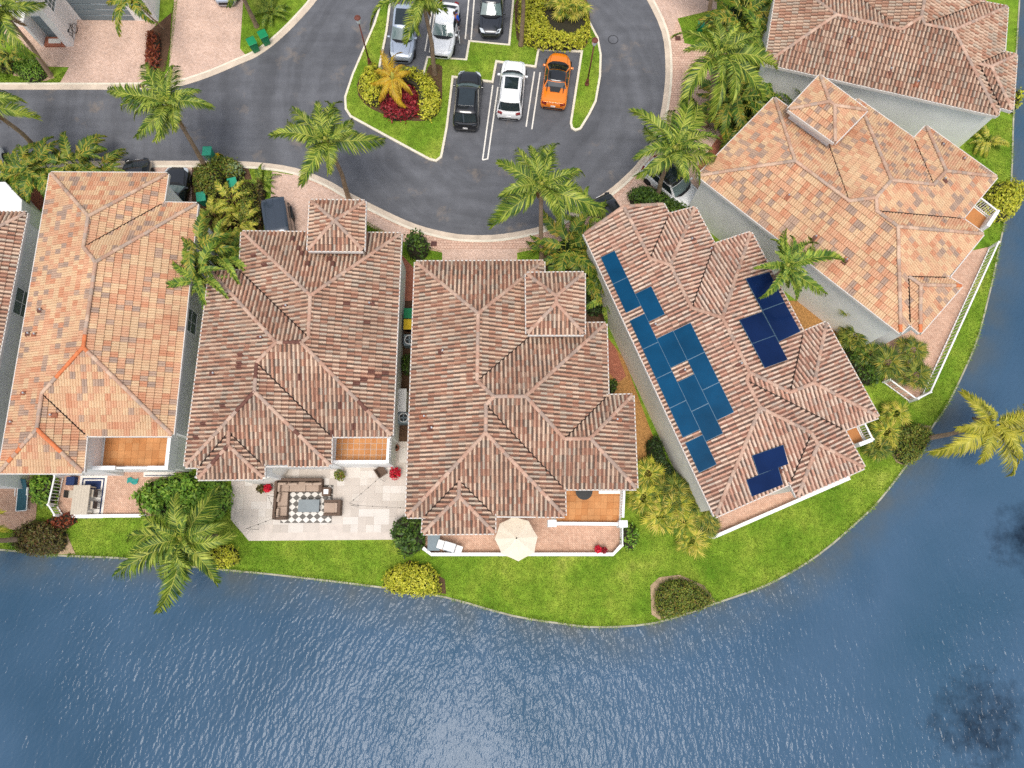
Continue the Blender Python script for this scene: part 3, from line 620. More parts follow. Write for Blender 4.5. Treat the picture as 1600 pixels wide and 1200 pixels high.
def lay_tiles(R, style, mat, roof_o, off, valleys, dark_px=(), indiv=300, skip_px=()):
    pr, tw, ex, pans = PROF[style]; m = len(pr); joined = MB(); full = []
    darks = []
    for fi, (a, u, s, n, uv) in enumerate(R.frames):
        us = [q[0] for q in uv]; vsx = [q[1] for q in uv]
        poly = R.faces[fi][1]; ne = len(uv)
        edges = [(uv[i], uv[(i+1) % ne], frozenset((poly[i], poly[(i+1) % ne]))) for i in range(ne)]
        jit = random.uniform(0, tw)
        c0 = int(math.floor((min(us)-.1)/tw)); c1 = int(math.ceil((max(us)+.1)/tw))
        for ci in range(c0, c1+1):
            u0 = ci*tw+jit*.0
            ivs = []
            for k in range(m-1):
                uc = u0+(pr[k][0]+pr[k+1][0])/2; cr = []
                for p, q, key in edges:
                    if (p[0] > uc) != (q[0] > uc):
                        vv = p[1]+(q[1]-p[1])*(uc-p[0])/(q[0]-p[0]); cr.append((vv, key))
                cr.sort(key=lambda t: t[0]); iv = []
                for i in range(0, len(cr)-1, 2):
                    lo, hi = cr[i][0], cr[i+1][0]
                    if cr[i][1] in valleys: lo += .10
                    elif lo < .02: lo = -.09
                    if cr[i+1][1] in valleys: hi -= .10
                    if hi-lo > .04: iv.append((lo, hi))
                ivs.append(iv)
            if not any(ivs): continue
            vm = max(max((b for _, b in iv), default=-9) for iv in ivs); r = 0
            while True:
                v0 = -.09+r*ex; v1 = v0+ex+LAP; r += 1
                if v0 > vm: break
                segs = []
                for k in range(m-1):
                    for lo, hi in ivs[k]:
                        x0, x1 = max(v0, lo), min(v1, hi)
                        if x1-x0 > .05: segs.append((k, x0, x1)); break
                if not segs: continue
                tc = a+u*(u0+tw/2)+s*((v0+v1)/2)+n*.03
                if len(segs) == m-1 and all(abs(q[1]-v0) < .002 and abs(q[2]-v1) < .002 for q in segs):
                    full.append((fi, u0, v0, tc)); continue
                jn = random.uniform(-.006, .006)
                L = v1-v0
                # clipped tile: vertices shared between neighbouring strips so that it stays one loose piece
                def lft(v, h): t = (v-v0)/L; return (h+LIFT)*(1-t)+(h*.9+.002)*t
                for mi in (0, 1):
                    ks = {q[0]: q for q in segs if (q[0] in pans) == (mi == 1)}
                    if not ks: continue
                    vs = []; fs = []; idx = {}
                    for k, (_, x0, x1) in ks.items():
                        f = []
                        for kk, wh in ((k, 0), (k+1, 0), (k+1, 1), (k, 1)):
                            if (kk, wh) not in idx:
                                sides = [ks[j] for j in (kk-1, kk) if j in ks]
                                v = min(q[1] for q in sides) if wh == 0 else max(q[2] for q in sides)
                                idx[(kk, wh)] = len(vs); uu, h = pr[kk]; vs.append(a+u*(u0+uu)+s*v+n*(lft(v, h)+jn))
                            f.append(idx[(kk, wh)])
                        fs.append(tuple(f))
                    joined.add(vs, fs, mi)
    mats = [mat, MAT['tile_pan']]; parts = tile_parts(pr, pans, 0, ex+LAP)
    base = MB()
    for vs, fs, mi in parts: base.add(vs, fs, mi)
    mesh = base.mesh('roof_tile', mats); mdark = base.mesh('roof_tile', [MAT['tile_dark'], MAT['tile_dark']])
    def mw(fi, u0, v0):
        a, u, s, n, _ = R.frames[fi]; p = a+u*u0+s*v0+n*random.uniform(-.004, .008)-off
        M = Matrix.Identity(4)
        for i in range(3): M[i][0] = u[i]; M[i][1] = s[i]; M[i][2] = n[i]; M[i][3] = p[i]
        t = random.gauss(0, .012); return M @ Matrix.Rotation(t, 4, 'Z')
    scored = []
    for q in full:
        px, py = proj(q[3]); fi = q[0]; n = R.frames[fi][3]
        isd = False
        for dx, dy in dark_px:
            if abs(px-dx) < 6.2 and abs(py-dy) < 3.4 and n[0]**2 > n[1]**2: isd = True
            if abs(px-dx) < 3.4 and abs(py-dy) < 6.2 and n[0]**2 <= n[1]**2: isd = True
        hid = any(inpoly(px, py, q2) for q2 in skip_px) or not (6 < px < 1594 and 6 < py < 1194)
        vd = np.array([0, 0, CAM_H])-q[3]; sc = (vd@n)/np.linalg.norm(vd)/(vd@vd)
        scored.append((-1 if hid else sc, isd, q))
    scored.sort(key=lambda t: -t[0]); cnt = 0
    for sc, isd, (fi, u0, v0, tc) in scored:
        if isd: inst('roof_tile', mdark, roof_o, mw(fi, u0, v0)); cnt += 1
        elif cnt < indiv and sc > 0: inst('roof_tile', mesh, roof_o, mw(fi, u0, v0)); cnt += 1
        else:
            a, u, s, n, _ = R.frames[fi]; j = random.uniform(-.006, .008); t = random.gauss(0, .012)
            for vv, fs, mi in parts:
                joined.add([a+u*(u0+x)+s*(v0+y+t*x)+n*(z+j) for x, y, z in vv], fs, mi)
    o = joined.build('roof_tiling', mats, roof_o, off=off); o['kind'] = 'stuff'
def ridge_mesh(mat, L=.46):
    mb = MB(); vs = []; seg = 6
    for x, rr, zz in ((0, .105, .03), (L, .125, .05)):
        for k in range(seg+1):
            t = math.pi*(-.08+1.16*k/seg); vs.append((x, -rr*math.cos(t), zz+rr*.72*math.sin(t)))
    fs = [(k, seg+1+k, seg+2+k, k+1) for k in range(seg)]+[tuple(range(seg+1, 2*seg+2))]
    mb.add(vs, fs); return mb.mesh('ridge_tile', mat, smooth=False)
def build_roof(R, house, off, style, tmat, rmat, rmat_alt=None, alt_px=(), dark_px=(), indiv=300, skip_px=(), fascia=True):
    # deck
    mb = MB()
    for (e, poly) in R.faces:
        P = [R.P[k]-np.array([0, 0, .02]) for k in poly]; mb.add(P, [tuple(range(len(P)))])
    roof_o = mb.build('roof', MAT['deck'], house, off=off)
    # edges
    em = {}
    for fi, (e, poly) in enumerate(R.faces):
        for i in range(len(poly)): em.setdefault(frozenset((poly[i], poly[(i+1) % len(poly)])), []).append(fi)
    valleys = set(); ridges = []; eaves = []
    for key, fl in em.items():
        k0, k1 = tuple(key)
        if len(fl) == 2:
            f0, f1 = fl
            a1, u1, s1, n1, uv1 = R.frames[f1]; mid = (R.P[k0]+R.P[k1])/2; ed = R.P[k1]-R.P[k0]; side = np.cross(n1, ed); side /= np.linalg.norm(side)
            q = mid+side*.15
            if not inpoly((q-a1)@u1, (q-a1)@s1, uv1): side = -side
            if (R.planes[f0][0]@side) > 0.0: valleys.add(key)      # the other face rises above this one: a valley
            else: ridges.append((R.P[k0], R.P[k1], f0, f1))
        elif len(fl) == 1 and abs(R.P[k0][2]-R.ze) < .02 and abs(R.P[k1][2]-R.ze) < .02: eaves.append((R.P[k0], R.P[k1], fl[0]))
        elif len(fl) == 1: ridges.append((R.P[k0], R.P[k1], fl[0], fl[0]))
    lay_tiles(R, style, tmat, roof_o, off, valleys, dark_px, indiv, skip_px)
    rm = ridge_mesh(rmat); ra = ridge_mesh(rmat_alt) if rmat_alt else None
    for a, b, f0, f1 in ridges:
        if a[2] > b[2]: a, b = b, a
        d = b-a; L = np.linalg.norm(d)
        if L < .25: continue
        d /= L; n = R.frames[f0][3]+R.frames[f1][3]; n = n-d*(n@d); n /= np.linalg.norm(n); y = np.cross(n, d)
        k = max(1, int(round(L/.40))); st = L/k
        for i in range(k):
            p = a+d*(st*i)+n*.06-off; wp = proj(p+off+d*.2)
            M = Matrix.Identity(4)
            for q in range(3): M[q][0] = d[q]*st/.40; M[q][1] = y[q]; M[q][2] = n[q]; M[q][3] = p[q]
            M = M @ Matrix.Rotation(random.gauss(0, .02), 4, 'Z') @ Matrix.Rotation(.03, 4, 'Y')
            alt = ra is not None and any(math.hypot(wp[0]-x, wp[1]-yy) < r for x, yy, r in alt_px)
            inst('ridge_tile', ra if alt else rm, roof_o, M)
    if fascia:
        for a, b, fi in eaves:
            up = R.planes[fi][3]; d = (b-a)/np.linalg.norm(b-a); o_ = -up*.10
            mb = MB(); q0 = a+o_-d*.03; q1 = b+o_+d*.03; w_ = -up*.065
            vs = [q0, q1, q1+w_, q0+w_]; z = np.array([0, 0, 1])
            mb.prism([p[:2] for p in vs], R.ze-.16, R.ze+.06, bottom=True); mb.build('fascia', MAT['fascia'], roof_o, off=off)
    return roof_o
def walls(R, loop, house, off, mat, z0=0., inset=.28, soffit=True):
    P = [R.P[k][:2] for k in loop]; Q = offset_poly(P, inset)
    mb = MB(); mb.prism(Q, z0, R.ze-.03, top=False); o = mb.build('wall', mat, house, off=off)
    if soffit:
        mb = MB(); mb.sheet(offset_poly(P, .03), R.ze-.10); s_ = mb.build('soffit', MAT['white'], house, off=off)
    return o, Q
def window(house, off, a, b, z0, z1, out, parent=None, muntin=(2, 2)):
    """framed window on the wall line a-b (world xy), out = outward xy normal"""
    a = np.array(a[:2]); b = np.array(b[:2]); d = (b-a)/np.linalg.norm(b-a); n = np.array(out[:2]); n = n/np.linalg.norm(n); L = np.linalg.norm(b-a)
    rz = math.atan2(d[1], d[0]); c = (a+b)/2
    mb = MB(); zc = (z0+z1)/2
    for s_ in (-1, 1): mb.box((*(c+d*s_*(L/2-.04)+n*.03), zc), (.08, .10, z1-z0), rz)
    for zz in (z0+.04, z1-.04): mb.box((*(c+n*.032), zz), (L-.16, .10, .08), rz)
    f = mb.build('window', MAT['white'], parent or house, off=off)
    mb = MB(); mb.box((*(c+n*.012), zc), (L-.1, .02, z1-z0-.1), rz); mb.build('pane', MAT['shutter'], f, off=off)
    mb = MB()
    for i in range(1, muntin[0]): mb.box((*(c+d*(-L/2+L*i/muntin[0])+n*.03), zc), (.035, .03, z1-z0-.16), rz)
    for i in range(1, muntin[1]): mb.box((*(c+n*.034), z0+(z1-z0)*i/muntin[1]), (L-.17, .03, .035), rz)
    if mb.v: mb.build('muntin', MAT['white'], f, off=off)
    return f
def prism_tower(house, off, corners, ridge, ze, pitch, style, tmat, rmat, zbase=4.4):
    v = {'a': corners[0], 'b': corners[1], 'c': corners[2], 'd': corners[3], 'p': ridge[0], 'q': ridge[1]}
    spec = dict(v=v, f=['a b p', 'b c q p', 'c d q', 'd a p q'])
    R = solve_roof(spec, ze, pitch)
    P = [R.P[k][:2] for k in 'abcd']
    mb = MB(); mb.prism(offset_poly(P, .22), zbase, ze-.03, top=False); t = mb.build('tower', MAT['white'], house, off=off)
    mb = MB(); mb.sheet(offset_poly(P, .03), ze-.1); mb.build('soffit', MAT['white'], t, off=off)
    # tower roof goes under the house as its own part
    build_roof(R, house, off, style, tmat, rmat, indiv=0)
    return R
VENT = None
def roof_vents(R, roof_parent, off, pts):
    for x, y in pts:
        h = on_roof(R, x, y)
        if h is None: continue
        p, u, s, n = h
        mb = MB(); up = np.array([0, 0, 1.])
        mb.tube([p, p+up*.28], [.06, .055], 8, 0)
        mb.add([p+u*a-s*b+n*c for a, b, c in ((-.17, .30, .02), (.17, .30, .02), (.17, -.1, .02), (-.17, -.1, .02), (-.09, .25, .15), (.09, .25, .15), (.09, -.05, .15), (-.09, -.05, .15))], [(0, 1, 5, 4), (1, 2, 6, 5), (2, 3, 7, 6), (3, 0, 4, 7), (4, 5, 6, 7)], 1)
        mb.build('roof_vent', [MAT['metal'], MAT['pot'] if random.random() < .4 else MAT['tile_dark']], roof_parent, off=off)
def house_root(name, label, R, loop):
    c = np.mean([R.P[k] for k in loop], axis=0); off = np.array([c[0], c[1], 0.])
    return empty(name, off, label, 'house', 'tile-roofed lakeside houses'), off
def tiles_on(parent, off, quad, nu, nv, z, mat, name='floor_tile', gap=.012, th=.02):
    """rectangular floor tiles laid over a world quad; each tile is its own piece"""
    q = [np.array(p[:2]) for p in quad]
    for i in range(nu):
        for j in range(nv):
            def pt(a, b): return q[0]*(1-a)*(1-b)+q[1]*a*(1-b)+q[2]*a*b+q[3]*(1-a)*b
            P = [pt(i/nu, j/nv), pt((i+1)/nu, j/nv), pt((i+1)/nu, (j+1)/nv), pt(i/nu, (j+1)/nv)]
            mb = MB(); mb.prism(offset_poly(P, gap/2), z, z+th+random.uniform(-.002, .002)); mb.build(name, mat, parent, off=off)
def parapet(parent, off, line, z0, z1, th=.2, mat=None, name='parapet'):
    a = offset_line([np.array(p[:2]) for p in line], th/2); b = offset_line([np.array(p[:2]) for p in line], -th/2)
    mb = MB(); mb.prism(list(a)+list(b)[::-1], z0, z1, bottom=True); return mb.build(name, mat or MAT['white'], parent, off=off, bevel=.015)
_balmesh = {}
def balustrade(parent, off, line, z0, h, step=.22, w=.05, rail=.12, posts=True, mat=None, name='balustrade', along=None):
    """top rail, bottom rail and single balusters along a world polyline"""
    mat = mat or MAT['white']; line = [np.array(p[:2], float) for p in line]
    key = (round(h, 2), w)
    if key not in _balmesh:
        mb = MB(); mb.box((0, 0, h/2), (w, w, h-.1)); _balmesh[key] = mb.mesh('baluster', mat)
    rail_o = None
    for i in range(len(line)-1):
        a, b = line[i], line[i+1]; d = b-a; L = np.linalg.norm(d); rz = math.atan2(d[1], d[0]); c = (a+b)/2
        mb = MB(); mb.box((*c, z0+h-.03+.002*(i % 2)), (L+rail*.8, rail, .06), rz); r = mb.build('top_rail', mat, parent, off=off)
        mb = MB(); mb.box((*c, z0+.08+.002*(i % 2)), (L, rail*.7, .05), rz); mb.build('bottom_rail', mat, parent, off=off)
        n = max(1, int(L/step))
        for k in range(n):
            p = a+d*((k+.5)/n); inst('baluster', _balmesh[key], parent, loc=(p[0]-off[0], p[1]-off[1], z0-off[2]), rz=rz)
        if posts:
            for p in ([a, b] if i == len(line)-2 else [a]):
                mb = MB(); mb.box((*p, z0+h/2+.03), (rail*1.3, rail*1.3, h+.06), rz); mb.build('post', mat, parent, off=off)

O3 = np.zeros(3)
# ---- house 1 (orange blend, left)
SP = ROOFS['H1']; R1 = solve_roof(SP, ZE, .37); lp = 'A B B2 B3 D I J C'.split()
h1, o1 = house_root('tiled_house', 'peach and orange blend tile house at left with bright orange replacement ridge tiles', R1, lp)
wl, Q = walls(R1, lp, h1, o1, MAT['wall'])
PALM1 = [[(272, 300), (330, 300), (330, 480), (265, 480)]]
ro = build_roof(R1, h1, o1, 'D', MAT['tileO'], MAT['ridgeO'], MAT['ridge_orange'], [(132, 530, 8), (126, 550, 9), (117, 562, 10), (106, 575, 10), (98, 585, 9), (62, 672, 7), (70, 682, 7), (80, 692, 7), (90, 701, 7), (96, 706, 6), (22, 703, 8), (12, 712, 8)], skip_px=PALM1)
roof_vents(R1, ro, o1, [(66, 485), (47, 522), (57, 523), (40, 615), (82, 649), (20, 660)])
iB3, iD = 3, 4
a, b = Q[iB3], Q[iD]; d = (b-a)/np.linalg.norm(b-a); nrm = np.array([-d[1], d[0]]); nrm = nrm if nrm[0] > 0 else -nrm
w0 = at(303, 500, 4.0)[:2]; t = (w0-a)@d; window(h1, o1, a+d*(t-.8), a+d*(t+.8), 2.9, 4.5, nrm, wl)
# balcony block of house 1
zf = 2.8
F = [at(165, 681, zf), at(273, 680, zf), at(268, 728, zf), at(160, 728, zf)]
mb = MB(); mb.prism(offset_poly([p[:2] for p in F], -.1), 0, zf-.03); bl = mb.build('balcony', MAT['wall'], h1, off=o1)
mb = MB(); mb.sheet([p[:2] for p in F], zf-.022); mb.build('grout_bed', MAT['terracotta'], bl, off=o1)
tiles_on(bl, o1, F, 10, 4, zf-.02, MAT['terracotta'])
parapet(bl, o1, [F[1]+np.array([.12, .1, 0]), F[2]+np.array([.12, -.1, 0])], zf-.1, zf+.95, .22)
parapet(bl, o1, [F[2]+np.array([.23, -.22, 0]), F[2]+np.array([-1.0, -.22, 0])], zf-.1, zf+.96, .24)
parapet(bl, o1, [F[3]+np.array([1.3, -.22, 0]), F[3]+np.array([-.2, -.22, 0])], zf-.1, zf+.96, .24)
balustrade(bl, o1, [F[2]+np.array([-1.0, -.22, 0]), F[3]+np.array([1.3, -.22, 0])], zf-.1, .9, .16, .05, .12, posts=False)

# ---- house 2 (brown blend)
SP = ROOFS['H2']; R2 = solve_roof(SP, ZE, .37); lp = 'A B D I J K K1 L L1 C A3 A2'.split()
h2, o2 = house_root('tiled_house', 'brown blend tile house with scattered dark replacement tiles and square turret beside parked boxy car', R2, lp)
wl, Q = walls(R2, lp, h2, o2, MAT['wall'])
DK = [(455, 375), (468, 392), (400, 401), (415, 416), (483, 414), (513, 406), (517, 414), (538, 472), (569, 504), (378, 554), (376, 571), (468, 585), (577, 582), (587, 588), (599, 583), (552, 596), (567, 594), (349, 634), (533, 631), (552, 663), (320, 661), (308, 682), (517, 674), (377, 572)]
TW2 = [(482, 312), (572, 312), (572, 396), (482, 396)]
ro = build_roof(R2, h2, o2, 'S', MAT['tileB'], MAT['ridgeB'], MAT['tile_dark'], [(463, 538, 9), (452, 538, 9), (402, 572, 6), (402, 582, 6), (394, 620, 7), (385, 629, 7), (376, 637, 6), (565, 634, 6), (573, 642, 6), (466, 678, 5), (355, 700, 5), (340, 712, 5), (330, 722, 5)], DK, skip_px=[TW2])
roof_vents(R2, ro, o2, [(409, 528), (448, 479), (578, 475), (335, 584)])
prism_tower(h2, o2, [(487, 315), (569, 316), (567, 391), (483, 390)], [(521, 343), (524, 346)], 6.5, .37, 'S', MAT['tileB'], MAT['ridgeB'])
F = [at(526, 684, zf), at(607, 684, zf), at(605, 720, zf), at(524, 720, zf)]
mb = MB(); mb.prism(offset_poly([p[:2] for p in F], -.12), 0, zf-.03); bl = mb.build('balcony', MAT['wall'], h2, off=o2)
mb = MB(); mb.sheet([p[:2] for p in F], zf-.024); mb.build('grout_bed', MAT['grout'], bl, off=o2)
tiles_on(bl, o2, F, 9, 4, zf-.02, MAT['terracotta'], gap=.03)
balustrade(bl, o2, [F[1]+np.array([.15, .1, 0]), F[2]+np.array([.15, -.15, 0]), F[3]+np.array([-.1, -.15, 0])], zf-.05, .95, .17, .06, .16)
mb = MB(); wc = at(430, 741, 1.6)
mb = MB(); P = [at(x, y) for x, y in [(412, 735), (455, 731), (440, 752), (424, 757), (400, 757), (400, 735)]]; mb.prism([p[:2] for p in P], 0, 2.6); bay = mb.build('bay', MAT['wallwarm'], h2, off=o2)

# ---- house 3 (centre)
SP = ROOFS['H3']; R3 = solve_roof(SP, ZE, .44); lp = 'A B M D E F G I J K K1 L L1 C'.split()
h3, o3 = house_root('tiled_house', 'middle brown blend tile house with square turret, behind the cream parasol and grass curve', R3, lp)
wl, Q = walls(R3, lp, h3, o3, MAT['wallwarm'])
TW3 = [(822, 425), (914, 425), (914, 545), (810, 545)]
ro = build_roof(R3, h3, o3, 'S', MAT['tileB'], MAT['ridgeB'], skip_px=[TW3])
roof_vents(R3, ro, o3, [(692, 549), (663, 651), (675, 669), (964, 656)])
prism_tower(h3, o3, [(824, 429), (911, 428), (911, 521), (825, 521)], [(869, 461), (869, 474)], 6.5, .37, 'S', MAT['tileB'], MAT['ridgeB'])
F = [at(872, 763, zf), at(969, 764, zf), at(967, 816, zf), at(868, 815, zf)]
mb = MB(); mb.prism(offset_poly([p[:2] for p in F], -.12), 0, zf-.03); bl = mb.build('balcony', MAT['wallwarm'], h3, off=o3)
mb = MB(); mb.sheet([p[:2] for p in F], zf-.024); mb.build('grout_bed', MAT['terracotta'], bl, off=o3)
tiles_on(bl, o3, F, 10, 5, zf-.02, MAT['terracotta'])
balustrade(bl, o3, [F[1]+np.array([.12, .1, 0]), F[2]+np.array([.12, .3, 0])], zf-.05, .95, .16, .06, .14, posts=False)
parapet(bl, o3, [F[3]+np.array([-.35, -.12, 0]), F[2]+np.array([.3, -.12, 0])], zf-.2, zf+.42, .2)
for p in (F[3]+np.array([-.25, -.12, 0]), F[2]+np.array([.15, -.12, 0])):
    mb = MB(); mb.box((p[0], p[1], zf+.25), (.52, .42, 1.0)); mb.build('pier', MAT['white'], bl, off=o3, bevel=.02)

# ---- house 4 (solar)
SP = ROOFS['H4']; R4 = solve_roof(SP, ZE, .34); lp = 'A E0 Z2 Z Y X V2 U T M Er Dl V C'.split()
h4, o4 = house_root('tiled_house', 'angled pinkish tile house carrying dark blue solar panels', R4, lp)
wl, Q = walls(R4, lp, h4, o4, MAT['wallwarm'])
LN = [lambda y: 938.5+.456*(y-402), lambda y: 960+.478*(y-391), lambda y: 1017+.489*(y-446), lambda y: 1079+.486*(y-504)]
def cell(k, y0, y1):
    """one panel between column lines k and k+1; rows rise .48 px per px to the right"""
    def rt(y):
        x0 = LN[k](y); yy = y
        for _ in range(30): yy = y-.48*(LN[k+1](yy)-x0)
        return (LN[k+1](yy), yy)
    return [(LN[k](y0), y0), rt(y0), rt(y1), (LN[k](y1), y1)]
SOL = [cell(0, *r) for r in ((402, 444), (444, 489), (501, 546), (546, 592), (592, 638), (638, 684), (692, 739))]+[cell(1, *r) for r in ((459, 503), (529, 575), (597, 643), (643, 690))]+[cell(2, *r) for r in ((517, 563), (563, 610), (610, 657))]
SOL2 = [[(1155, 500), (1191, 487), (1211, 524), (1175, 537)], [(1175, 537), (1211, 524), (1231, 562), (1195, 575)], [(1165, 435), (1202, 425), (1226, 472), (1191, 485)], [(1191, 485), (1226, 472), (1251, 518), (1217, 534)], [(1175, 712), (1224, 695), (1232, 725), (1185, 742)], [(1166, 750), (1216, 730), (1224, 757), (1175, 776)]]
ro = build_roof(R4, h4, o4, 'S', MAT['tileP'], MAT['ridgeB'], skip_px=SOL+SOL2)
for grp, mat in ((SOL, MAT['solar']), (SOL2, MAT['solar2'])):
    for q in grp:
        c = np.mean(q, axis=0); h = on_roof(R4, *c)
        if h is None: continue
        p, u, s, n = h; pts = []
        for x, y in q:
            r = ray(x, y); o = np.array([0, 0, CAM_H]); t = ((p+n*.20-o)@n)/(r@n); pts.append(o+r*t)
        cc = np.mean(pts, axis=0); pts = [cc+(k-cc)*.997 for k in pts]
        mb = MB(); mb.add(pts+[k-n*.045 for k in pts], [(0, 1, 2, 3), (7, 6, 5, 4)]+[(i, i+4, (i+1) % 4+4, (i+1) % 4) for i in range(4)])
        me = mb.build('solar_panel', MAT['panel_frame'], ro, off=o4)
        me.data.materials.append(mat); me.data.polygons[0].material_index = 0
        pin = [cc+(k-cc)*.982+n*.004 for k in pts]
        mb = MB(); mb.add(pin, [(0, 1, 2, 3)]); me.data.materials.clear(); me.data.materials.append(MAT['panel_frame'])
        # glass face joined with its frame into one panel
        bm = bmesh.new(); bm.from_mesh(me.data)
        vv = [bm.verts.new(tuple(k-o4)) for k in pin]; f = bm.faces.new(vv); f.material_index = 1; bm.normal_update(); 
        bm.to_mesh(me.data); bm.free(); me.data.materials.append(mat)
roof_vents(R4, ro, o4, [(1080, 375), (1023, 508), (1069, 579), (1157, 569), (1219, 732), (1110, 390)])
F = [at(1318, 672, zf), at(1338, 662, zf), at(1352, 690, zf), at(1332, 698, zf)]
mb = MB(); mb.prism([p[:2] for p in F], 0, zf-.02); bl = mb.build('balcony', MAT['wall'], h4, off=o4)
mb = MB(); mb.prism(offset_poly([p[:2] for p in F], .1), zf-.03, zf); mb.build('balcony_floor', MAT['terracotta'], bl, off=o4)
balustrade(bl, o4, [F[0], F[1], F[2]], zf, .95, .15, .05, .1)
parapet(bl, o4, [F[2], F[3]], zf-.1, zf+.9, .24)
# ---- house 5 (orange blend, right)
SP = ROOFS['H5']; R5 = solve_roof(SP, ZE, .37); lp = 'W N1 V1 N2 Y N3 T Vb Hb K Dn Ds L S'.split()
h5, o5 = house_root('tiled_house', 'angled peach and orange blend tile house at right with turret and fenced brick patio', R5, lp)
wl, Q = walls(R5, lp, h5, o5, MAT['wall'])
TW5 = [(1230, 171), (1281, 118), (1353, 172), (1304, 250)]
ro = build_roof(R5, h5, o5, 'D', MAT['tileO'], MAT['ridgeO'], MAT['ridge_orange'], [(1402, 365, 5), (1500, 447, 5), (1406, 512, 5), (1437, 512, 5)], skip_px=[TW5, [(1160, 360), (1310, 360), (1310, 480), (1160, 480)]])
roof_vents(R5, ro, o5, [(1273, 371), (1321, 407), (1471, 228), (1231, 307), (1504, 250), (1474, 281)])
prism_tower(h5, o5, [(1233, 171), (1281, 120), (1352, 173), (1304, 222)], [(1295, 160), (1304, 167)], 6.6, .37, 'D', MAT['tileO'], MAT['ridgeO'])
F = [at(1499, 338, zf), at(1517, 318, zf), at(1545, 340, zf), at(1530, 362, zf)]
mb = MB(); mb.prism([p[:2] for p in F], 0, zf-.02); bl = mb.build('balcony', MAT['wall'], h5, off=o5)
mb = MB(); mb.prism(offset_poly([p[:2] for p in F], .1), zf-.03, zf); mb.build('balcony_floor', MAT['terracotta'], bl, off=o5)
balustrade(bl, o5, [F[0], F[1], F[2]], zf, .95, .15, .05, .1)
parapet(bl, o5, [F[2], F[3]], zf-.1, zf+.9, .24)
a, b = Q[lp.index('S')], Q[lp.index('L')]
d = (b-a)/np.linalg.norm(b-a); nn = np.array([d[1], -d[0]])
if nn@(a-np.array(o5[:2])) < 0: nn = -nn
# ---- house 6 (brown, top right)
SP = ROOFS['H6']; R6 = solve_roof(SP, ZE, .37); lp = 'W NW Vn Wn En Ve NE K Dn Ds L S'.split()
h6, o6 = house_root('tiled_house', 'house with reddish brown tile roof in the top right corner beside the water', R6, lp)
walls(R6, lp, h6, o6, MAT['wall'])
ro = build_roof(R6, h6, o6, 'S', MAT['tileB'], MAT['ridgeB'])
roof_vents(R6, ro, o6, [(1390, 110), (1432, 130), (1328, 62)])
# ---- house 0 (brown, left edge)
SP0 = dict(v=dict(A=(-215, 334), B=(41, 334), D=(-43, 760), C=(-330, 760), P=(-88, 428), Q=(-150, 640)), f=['A B P', 'B D Q P', 'C D Q', 'C A P Q'])
R0 = solve_roof(SP0, ZE, .37); lp = 'A B D C'.split()
h0, o0 = house_root('tiled_house', 'brown tile roof house cut by the left edge of the picture', R0, lp)
wl, Q = walls(R0, lp, h0, o0, MAT['wall'])
build_roof(R0, h0, o0, 'S', MAT['tileB'], MAT['ridgeB'])
a, b = Q[1], Q[2]; d = (b-a)/np.linalg.norm(b-a); w0 = at(28, 472, 3.9)[:2]; t = (w0-a)@d
window(h0, o0, a+d*(t-.9), a+d*(t+.9), 2.9, 4.5, (1, -.2), wl)
mb = MB(); P = [at(x, y, 2.6)[:2] for x, y in [(-80, 284), (8, 284), (34, 312), (33, 340), (-80, 340)]]; mb.prism(P, 0, 2.6); mb.build('porch', MAT['wall'], h0, off=o0, bevel=.03)
# ---- white garage building, top left
body = [at(x, y)[:2] for x, y in [(-90, 42), (70, 42), (71, 56), (103, 57), (103, 73), (115, 73), (121, 31), (248, 33), (254, -60), (-90, -80)]]
c = np.mean(body, axis=0); o7 = np.array([c[0], c[1], 0])
h7 = empty('garage_house', o7, 'white stucco house front with grey garage door at top left', 'house')
mb = MB(); mb.prism(body, 0, 5.6); wl = mb.build('wall', MAT['wall'], h7, off=o7)
mb = MB(); rb = offset_poly(body, -.4); cc = np.mean(rb, axis=0); mb.add([(*p, 5.6) for p in rb]+[(*cc, 7.4)], [(i, (i+1) % len(rb), len(rb)) for i in range(len(rb))]); mb.build('roof', MAT['tileO'], h7, off=o7)
P = [at(x, y)[:2] for x, y in [(65, 73), (70, 73), (76, 43), (71, 43)]]; mb = MB(); mb.prism(P, 0, 2.5); mb.build('porch_wall', MAT['white'], h7, off=o7)
a = at(128, 31)[:2]; b = at(213, 31)[:2]
mb = MB(); mb.box((*((a+b)/2+np.array([0, -.01])), 1.15), (np.linalg.norm(b-a), .06, 2.3)); gd = mb.build('garage_door', MAT['grey'], h7, off=o7)
for k in range(4):
    mb = MB(); mb.box((*((a+b)/2+np.array([0, -.06])), .3+.56*k), (np.linalg.norm(b-a)-.1, .04, .50)); mb.build('panel', MAT['grey'], gd, off=o7, bevel=.02)
a = at(76, 57)[:2]; b = at(96, 57)[:2]; mb = MB(); mb.box((*((a+b)/2+np.array([0, -.03])), 1.05), (np.linalg.norm(b-a), .06, 2.1)); mb.build('door', MAT['grey'], h7, off=o7)
P = [at(x, y)[:2] for x, y in [(73, 60), (101, 60), (103, 74), (71, 74)]]; mb = MB(); mb.prism(P, 0, .16); st = mb.build('doorstep', MAT['brick'], h7, off=o7, bevel=.01)
P = [at(x, y)[:2] for x, y in [(78, 63), (97, 63), (97, 70), (78, 70)]]; mb = MB(); mb.prism(P, .16, .18); mb.build('doormat', MAT['rugL'], st, off=o7)
a = at(117, 62)[:2]; b = at(120, 38)[:2]; window(h7, o7, a, b, 2.6, 4.2, (1, 0.15), wl, (3, 4))

